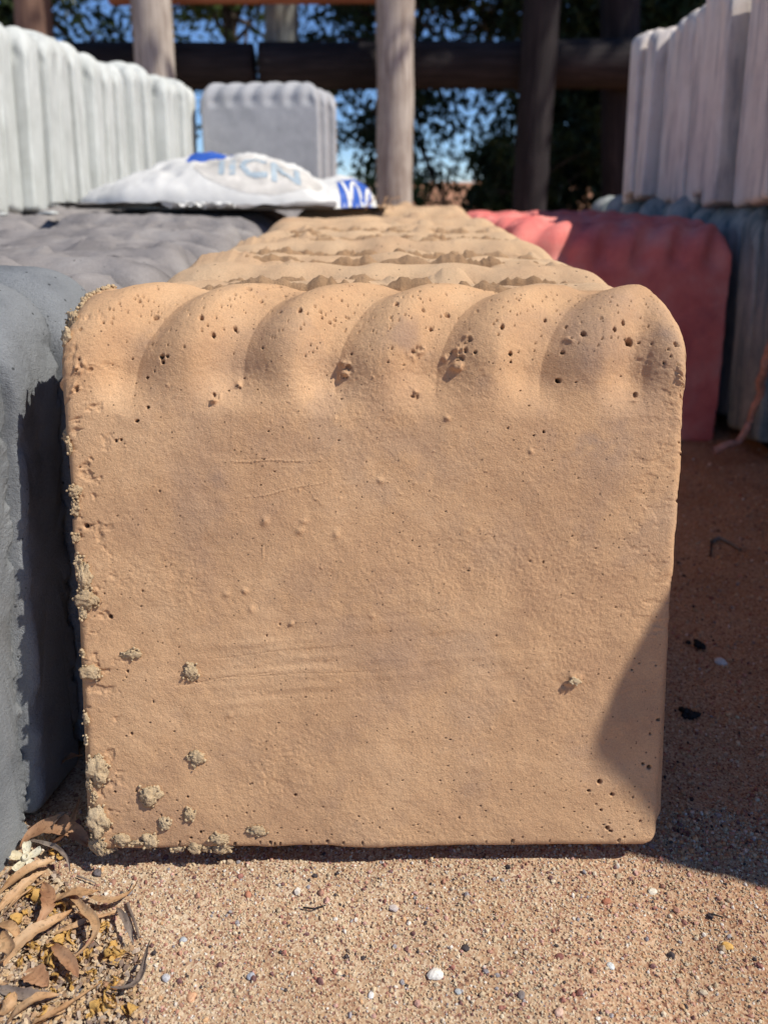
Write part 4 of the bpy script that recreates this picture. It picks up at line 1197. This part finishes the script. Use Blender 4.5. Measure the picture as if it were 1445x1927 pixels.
# dried yellow petals, curled crumpled ribbons
def petal_mesh(seed):
    n, m = 12, 7
    U, V_ = np.meshgrid(np.linspace(0, 1, n), np.linspace(-1, 1, m))
    r = random.Random(seed)
    w_ = np.sin(math.pi * np.clip(U * 0.9 + 0.08, 0, 1)) * 0.42
    ang = U * r.uniform(1.2, 3.2)
    X = np.sin(ang) * 0.6 ; Z = (1 - np.cos(ang)) * 0.42 + 0.25 * V_ ** 2 * w_
    Y = V_ * w_
    A = np.stack([X, Y, Z], -1)
    A += 0.16 * np.stack([fbm(U * 3, V_ * 1.6, c, seed, 3) for c in range(3)], -1)
    A = A.reshape(-1, 3) - np.array([0.25, 0, 0.05])
    F = grid_faces(m, n)
    return mesh_np('dried_petal', np.concatenate([A, A - np.array([0, 0, 0.035])]), np.concatenate([F, F[:, ::-1] + len(A)]), M['petal'])
PM = [petal_mesh(s) for s in range(6)]
spots = [(62,1686),(75,1692),(70,1700),(55,1716),(38,1728),(20,1738),(35,1742),(104,1712),(112,1722),(98,1722),(124,1762),(136,1772),(118,1776),(196,1748),(188,1760),(204,1752),(214,1786),(230,1796),(206,1800),(222,1806),(86,1800),(94,1812),(80,1818),(100,1822),(60,1800),(40,1812),
         (104,1850),(128,1848),(98,1868),(140,1866),(176,1842),(186,1856),(226,1848),(150,1806),(168,1790),(204,1880),(214,1886),(170,1910),(184,1905),(92,1900),(80,1912),(10,1896),(18,1884),(240,1898),(246,1902),(184,1896),(40,1770),(58,1776),(110,1600),(118,1608),(100,1606),(64,1752)]
for k, (px, py) in enumerate(spots):
    r_ = random.Random(k)
    g_ = on_z(px, py, 0.002)
    o = link('dried_petal', PM[k % 6], None, (g_.x, g_.y, 0.002 + r_.random() * 0.0012))
    s_ = r_.uniform(0.0040, 0.0075)
    o.scale = (s_, s_, s_); o.rotation_euler = (r_.uniform(-.7, .7), r_.uniform(-.7, .7), r_.uniform(0, 6.28))
    tag(o, 'crumpled dried yellow petal in the leaf litter at lower left', 'petal', 'dried yellow petals')

# cream star-shaped flower
def flower(px, py, r_px):
    g_ = on_z(px, py, 0.007)
    rr = r_px / F_PX * 0.42
    root = link('fallen_flower', None, None, g_)
    root.rotation_euler = (R(22), R(-6), R(30))
    tag(root, 'cream white five-petalled fallen flower at the foot of the grey slab', 'flower')
    for k in range(5):
        n, m = 9, 7
        U, V_ = np.meshgrid(np.linspace(0.16, 1, n), np.linspace(-1, 1, m))
        w_ = 0.12 + 0.20 * np.sin(math.pi * np.clip((U - 0.1) * 0.78, 0, 1))
        w_ = w_ * np.where(U > 0.93, 0.8, 1)
        A = np.stack([U * rr, V_ * w_ * rr * 0.9, rr * (0.30 * (U - 0.3) ** 2 * 1.0 + 0.16 * V_ ** 2 * U + 0.05 * fbm(U * 3, V_ * 2, k, k, 3))], -1).reshape(-1, 3)
        F = grid_faces(m, n)
        me = mesh_np('petal', np.concatenate([A, A - np.array([0, 0, rr * 0.03])]), np.concatenate([F, F[:, ::-1] + len(A)]), M['cream'])
        o = link('petal', me, root); o.rotation_euler = (0, 0, k * 2 * math.pi / 5)
    q = np.linspace(0, 2 * math.pi, 14, endpoint=False)
    rings = [(0.30, -0.10), (0.26, 0.12), (0.22, 0.26), (0.15, 0.27), (0.12, 0.12), (0.02, 0.0)]
    V = np.concatenate([np.column_stack([np.cos(q) * a * rr, np.sin(q) * a * rr, np.full(14, b * rr)]) for a, b in rings])
    link('flower_tube', mesh_np('flower_tube', V, grid_faces(len(rings), 14, True), M['cream']), root)
flower(50, 1614, 27)
# crumbled fragments between the leaves, too fine to count
def crumbs():
    n = 3400
    r = np.random.default_rng(5)
    px = r.random(n) ** 1.3 * 270; py = 1927 - (1927 - 1640) * r.random(n)
    keep = px < 60 + 210 * np.clip((py - 1600) / 200, 0, 1); px, py = px[keep], py[keep]; n = len(px)
    Vs, Fs, cs = [], [], []
    base = np.array([[-1, -.4, 0], [0, -.6, .25], [1, -.3, 0], [.9, .4, .1], [0, .55, .35], [-.9, .5, .05]])
    tri = np.array([[0, 1, 5], [1, 4, 5], [1, 2, 3], [1, 3, 4]])
    pal_ = np.array([(.52, .36, .21), (.40, .25, .14), (.58, .45, .30), (.22, .15, .11), (.56, .38, .20), (.46, .36, .27)])
    for k in range(n):
        g_ = on_z(px[k], py[k], 0.001 + 0.0025 * r.random())
        e = Euler((r.uniform(-.6, .6), r.uniform(-.6, .6), r.uniform(0, 6.28))).to_matrix()
        v = (base * r.uniform(.7, 1.3, (6, 3))) * r.uniform(0.0005, 0.0018) @ np.array(e).T + np.array(g_[:])
        Vs.append(v); Fs.append(tri + 6 * k); cs.append(np.repeat(pal_[r.integers(0, 6)][None], 6, 0))
    me = mesh_np('leaf_crumbs', np.concatenate(Vs), None, M['grit'], False, np.concatenate(Fs)); colattr(me, np.concatenate(cs))
    tag(link('leaf_crumbs', me), 'crumbled leaf and petal fragments between the dry leaves', kind='stuff')
crumbs()

# small twigs and debris
def twig(pts, r, mat, label, z=0.002, cat='twig'):
    P3 = np.array([on_z(px, py, z + 0.001 * (i % 2))[:] for i, (px, py) in enumerate(pts)])
    k = np.linspace(0, len(P3) - 1, 14)
    c = np.stack([np.interp(k, np.arange(len(P3)), P3[:, a]) for a in range(3)], -1)
    c[:, :2] += 0.0004 * np.stack([fbm(k * 2, a, 0, 3, 2) for a in range(2)], -1)
    V, F = tube(c, r, r * 0.6, 6)
    tag(link('twig', mesh_np('twig', V, F, mat)), label, cat)
twig([(1338,1020),(1352,1012),(1372,1022),(1392,1034)], 0.0022, Y_, 'grey bent twig on the shaded sand at the far right')
twig([(1338,1024),(1336,1048)], 0.0010, M['charcoal'], 'short black twig beside the bent grey twig')
twig([(570,1708),(590,1710),(612,1704)], 0.0005, M['charcoal'], 'tiny dark twig on the sunlit sand below the slab')
twig([(145,1648),(165,1655),(180,1662)], 0.0005, Y_, 'thin grey twig beside the dark pebble below the slab corner')
twig([(1336,1720),(1360,1726)], 0.0005, M['charcoal'], 'tiny black twig on the sunlit sand at the right')
twig([(240,1700),(252,1730),(262,1765)], 0.0010, Y_, 'dark curved twig at the right edge of the litter')
# small straws on the tan row by the sack
for k, (x, y) in enumerate([(-0.02, 4.35), (0.05, 4.42), (-0.10, 4.3), (0.02, 4.5)]):
    r_ = random.Random(k)
    p = np.array([[x * S, y * S, 0.98 * S], [x * S + r_.uniform(-.012, .012), y * S, 1.0 * S + 0.008], [x * S + r_.uniform(-.02, .02), y * S + 0.005, 1.0 * S + 0.012]])
    kk = np.linspace(0, 2, 8); c = np.stack([np.interp(kk, [0, 1, 2], p[:, a]) for a in range(3)], -1)
    V, F = tube(c, 0.0011, 0.0006, 6)
    tag(link('straw', mesh_np('straw', V, F, D_)), 'dry straw stalk on the far tan slabs beside the sack end', 'straw', 'straws by the sack end')
